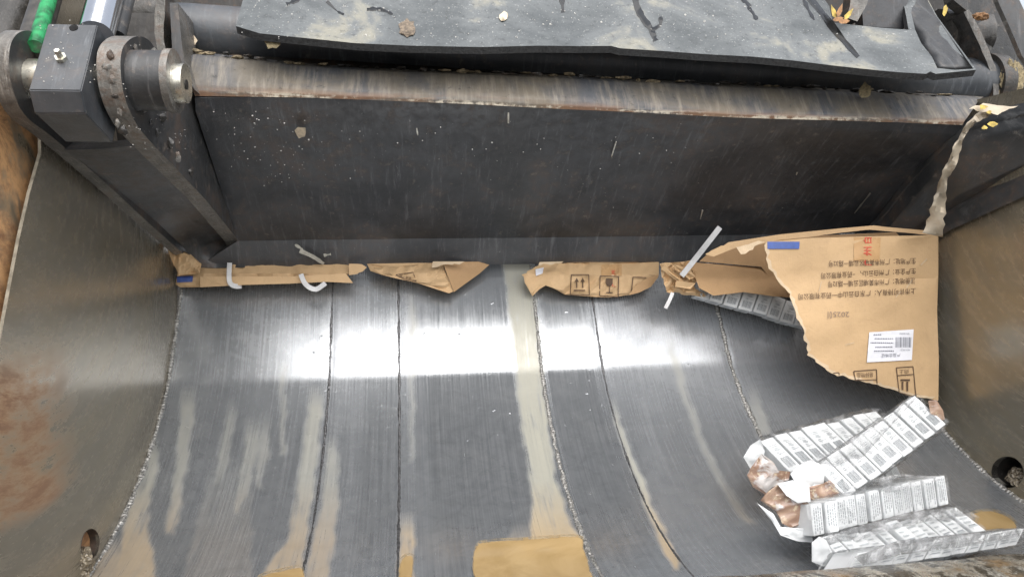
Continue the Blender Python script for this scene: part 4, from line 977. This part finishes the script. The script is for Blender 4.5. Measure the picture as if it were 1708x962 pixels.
sheet('film_tail', [(1352, 905), (1420, 880), (1520, 852), (1600, 843), (1634, 862), (1628, 876), (1560, 866), (1480, 884), (1408, 908), (1372, 925)], lambda u, v: onD(u, v, 1.27+(u-1360)*.0005+.010*nz(u, v, .05, 17)), offcam(.0008), [M['film2'], M['film2']], pk4, step=7, smooth=60)
sheet('film_tail', [(1425, 928), (1500, 900), (1600, 890), (1700, 880), (1708, 895), (1600, 912), (1500, 925), (1440, 942)], lambda u, v: onD(u, v, 1.15+(u-1425)*.0005+.008*nz(u, v, .05, 21)), offcam(.0008), [M['film2'], M['film2']], pk5, step=7, smooth=60)
pk6 = pack('carton_pack', 'pack of cartons still tucked inside the big torn brown carton', onS(1172, 458, 1.86), onS(1360, 512, 1.85), onS(1159, 493, 1.85), .03, 8, 'barcode', seed=6, film=False)
bpy.data.objects[pk6.name]['label'] = 'pack of cartons still tucked inside the big torn brown carton'

# ------------------------------------------------------------------ scraps
kp = thing('paper_strip', W(onS(1562, 388, 1.6)), 'long crumpled strip of torn kraft paper hanging down to the big torn carton', 'paper strip')
def twist(pts, ws, mat, name, seed):
    C = crom([(a, b, c_) for a, b, c_ in pts], 6); r = random.Random(seed); Lp = []; Rp = []; V_ = []; F_ = []
    wi = np.interp(np.linspace(0, 1, len(C)), np.linspace(0, 1, len(ws)), ws)
    for i, p in enumerate(C):
        d = C[min(i+1, len(C)-1)][:2]-C[max(i-1, 0)][:2]; d /= np.linalg.norm(d); nn_ = np.array([-d[1], d[0]]); w = wi[i]*r.uniform(.8, 1.2)/2; z = .012*math.sin(i*.9+seed)
        for t in (-1, -.35, .3, 1): V_.append(W(onS(p[0]+nn_[0]*w*t, p[1]+nn_[1]*w*t, p[2]+z*t+r.uniform(-.005, .005))))
    for i in range(len(C)-1):
        for j in range(3): a = i*4+j; F_.append((a, a+1, a+5, a+4))
    o = mk(name, V_, F_, mat, kp, 30); md = o.modifiers.new('s', 'SOLIDIFY'); md.thickness = .0012; return o
twist([(1556, 392, 1.60), (1566, 345, 1.54), (1574, 300, 1.49), (1590, 268, 1.44), (1604, 228, 1.40), (1626, 200, 1.37), (1655, 182, 1.35)], [30, 24, 11, 17, 7, 11, 20], M['kraft'], 'strip', 2)
cardsheet('torn_top', torn((1616, 182), (1640, 172), 4, 2, 51)+torn((1640, 172), (1698, 177), 5, 2, 52)+torn((1698, 177), (1664, 192), 5, 2, 53)+torn((1664, 192), (1616, 182), 6, 3, 54), lambda u, v: 1.34, kp, [M['kraft'], M['kraft']], step=0, thick=.003)
for i, (u, v, w) in enumerate(((1640, 179, 9), (1650, 187, 6), (1656, 207, 9), (1642, 213, 6))):
    pts = [(u+w*math.cos(a)*random.uniform(.5, 1.1), v+w*.6*math.sin(a)*random.uniform(.5, 1.1)) for a in np.linspace(0, 6.2, 9)]
    cardsheet('leaf_scrap', pts, lambda u, v: 1.33-.004*i, None, [M['leaf'], M['leaf']], step=0, thick=.003)
    o = bpy.context.scene.objects[-1] if False else [x for x in COL.objects if x.name.startswith('leaf_scrap')][-1]
    tag(o, 'yellow shred caught in the torn top of the hanging paper strip', 'leaf scrap', 'yellow shreds in the paper strip')
for i, (u, v, a, mm) in enumerate(((1391, 22, 1.9, 'leaf'), (1400, 20, 1.2, 'leafb'), (1414, 26, .9, 'leaf'), (1398, 32, .2, 'leafb'), (1408, 36, .1, 'leafb'))):
    d = np.array([math.cos(a), -math.sin(a)]); e = np.array([-d[1], d[0]]); c = np.array([u, v]); L_ = 15 if i < 3 else 10
    pts = [tuple(c+d*L_), tuple(c+e*4+d*3), tuple(c+e*3-d*6), tuple(c-d*9), tuple(c-e*4-d*4), tuple(c-e*3+d*5)]
    nm = cardsheet('dead_leaf', pts, lambda u, v, i=i: 1.535-.004*i+(u-1400)*.0004, None, [M[mm], M[mm]], step=0, thick=.002)
    tag(nm, ('yellow pointed leaf standing at the left of the notch', 'brown curled leaf between the two yellow ones', 'yellow leaf leaning right beside the upright bracket', 'brown leaf bit lying on the notch edge, left one', 'brown leaf bit lying on the notch edge, right one')[i], 'dead leaf', 'dead leaves in the rubber sheet notch')
lf = cardsheet('leaf_scrap', [(1572, 24), (1574, 12), (1578, 8), (1581, 14), (1579, 22), (1575, 28)], lambda u, v: 1.55, None, [M['leaf'], M['leaf']], step=0, thick=.004); tag(lf, 'small yellow leaf stuck upright above the greasy housing', 'leaf scrap')
fm = lump('sponge_patch', onS(1686, 136, 1.60), (.030, .010, .046), M['foam'], None, 2, .35, 5, 3.5); tag(fm, 'dirty beige foam patch stuck on the flange at far right', 'foam')
bf = lump('brown_scrap', onS(1636, 28, 1.57), (.018, .008, .009), M['leafb'], None, 6, .6, 3); tag(bf, 'brown leafy scrap stuck on the plate above the foam patch', 'scrap')
def chip(u, v, r, fn, mat, label, cat='food scrap', seed=0, n=9, name='food_scrap'):
    rr = random.Random(seed); pts = [(u+r*math.cos(a)*rr.uniform(.7, 1.15), v+r*1.1*math.sin(a)*rr.uniform(.7, 1.15)) for a in np.linspace(0, 2*math.pi, n, endpoint=False)]
    o = sheet(name, pts, fn, lambda u, v, p: p*(1+.004/np.linalg.norm(p)), [mat, mat], None, step=0); return tag(o, label, cat)
def facefn(u, v):                       # on the blade face, 3 mm proud
    s = np.interp(v, [150, 205, 292, 398], [1.53, 1.553, 1.72, 1.926]); p = onS(u, v, s); return p*(1-.008/np.linalg.norm(p))
chip(502, 221, 10, facefn, M['chip'], 'beige food scrap stuck on the left part of the blade face', seed=3)
chip(840, 28, 8, lambda u, v: onflap(u, v, .004), M['chip'], 'small tan scrap lying on the rubber sheet, centre top', seed=4)
chip(678, 48, 15, lambda u, v: onflap(u, v, .004), mat_plain('brown_food_waste', (.16, .125, .09), .7, 0, .5, 160, .8), 'dark brown crumbly clump on the left part of the rubber sheet', seed=5, n=17, name='food_waste')
chip(318, 68, 11, lambda u, v: onS(u, v, 1.595), M['chip'], 'cream scrap stuck on the left end of the hinge tube', seed=6)
chip(1443, 152, 13, lambda u, v: onS(u, v, 1.53), M['foam'], 'tan crumbly patch at the right end of the scraped band', seed=8, n=12)
chip(455, 66, 17, lambda u, v: onS(u, v, 1.50), M['foam'], 'tan lump tucked under the rubber sheet at its left end', seed=9, n=12)

for i, (c, w) in enumerate([([(1500, 232), (1488, 262), (1480, 282)], 3), ([(1335, 275), (1328, 292)], 3), ([(1452, 322), (1436, 342), (1425, 356)], 2.5), ([(1028, 236), (1020, 262)], 2.2), ([(695, 214), (697, 226)], 3), ([(848, 188), (848, 206)], 2.5), ([(1172, 350), (1168, 366)], 2)]):
    blot('scratch', ribbonpts(c, w, i, .8), M['label'] if False else M['edge'], blade, lambda u, v: facefn(u, v), .0008)
for i, (c, w) in enumerate([([(500, 418), (522, 428), (540, 440)], 7), ([(492, 408), (505, 416)], 4), ([(540, 426), (552, 424)], 4)]):
    blot('scratch', ribbonpts(c, w, i, 2), M['edge'], blade, lambda u, v: onS(u, v, 1.95-.00092*(440-v)-.004), .0008)
# fine grit over the blade and the rubber: one countless mass
Vg_, Fg_ = [], []
def fleck(p, r, rr):
    n_ = rr.choice((3, 4, 5)); b = len(Vg_); c = np.array(p); a0 = rr.uniform(0, 6)
    asp = rr.uniform(.4, 1)
    for k in range(n_):
        a = a0+2*math.pi*k/n_; Vg_.append(W(c+np.array([math.cos(a)*r, -.0006, math.sin(a)*r*asp])))
    Vg_.append(W(c+np.array([0, -r*.6, r*.3])))
    for k in range(n_): Fg_.append((b+k, b+(k+1) % n_, b+n_))
rr = random.Random(11)
for k in range(330):
    z = rr.random()
    if z < .42: u, v = rr.gauss(440, 70), rr.uniform(180, 390); 
    else: u, v = rr.uniform(340, 1560), rr.triangular(175, 395, 250)
    if u < 345+max(0, (v-170)*.25) or u > 1560-max(0, (v-200)): continue
    fleck(facefn(u, v)*1.0035, rr.choice((.0007, .0009, .0013, .0022)) * rr.uniform(.5, 1), rr)
for k in range(240):
    u, v = rr.uniform(400, 1500), rr.uniform(-10, 70)
    if 1380 < u and v < 55: continue
    fleck(onflap(u, v, .001), rr.choice((.0012, .002, .003))*rr.uniform(.5, 1), rr)
for k in range(150):                       # arms and block
    u, v = rr.uniform(205, 330), rr.uniform(70, 260)
    p = onX(u, v, -.4285)
    if 1.1 < p[1] < 1.5: fleck(p, rr.uniform(.0004, .0012), rr)
for k in range(30): u, v = rr.uniform(60, 160), rr.uniform(35, 140); fleck(onblock(u, v, .001), rr.uniform(.0006, .0014), rr)
gt = mk('grit', Vg_, Fg_, mat_plain('pale_grit', (.46, .45, .42), .6, 0, .4, 300, .3), None); tag(gt, 'pale grit and crumbs spattered over the black blade and rubber', 'grit', kind='stuff')
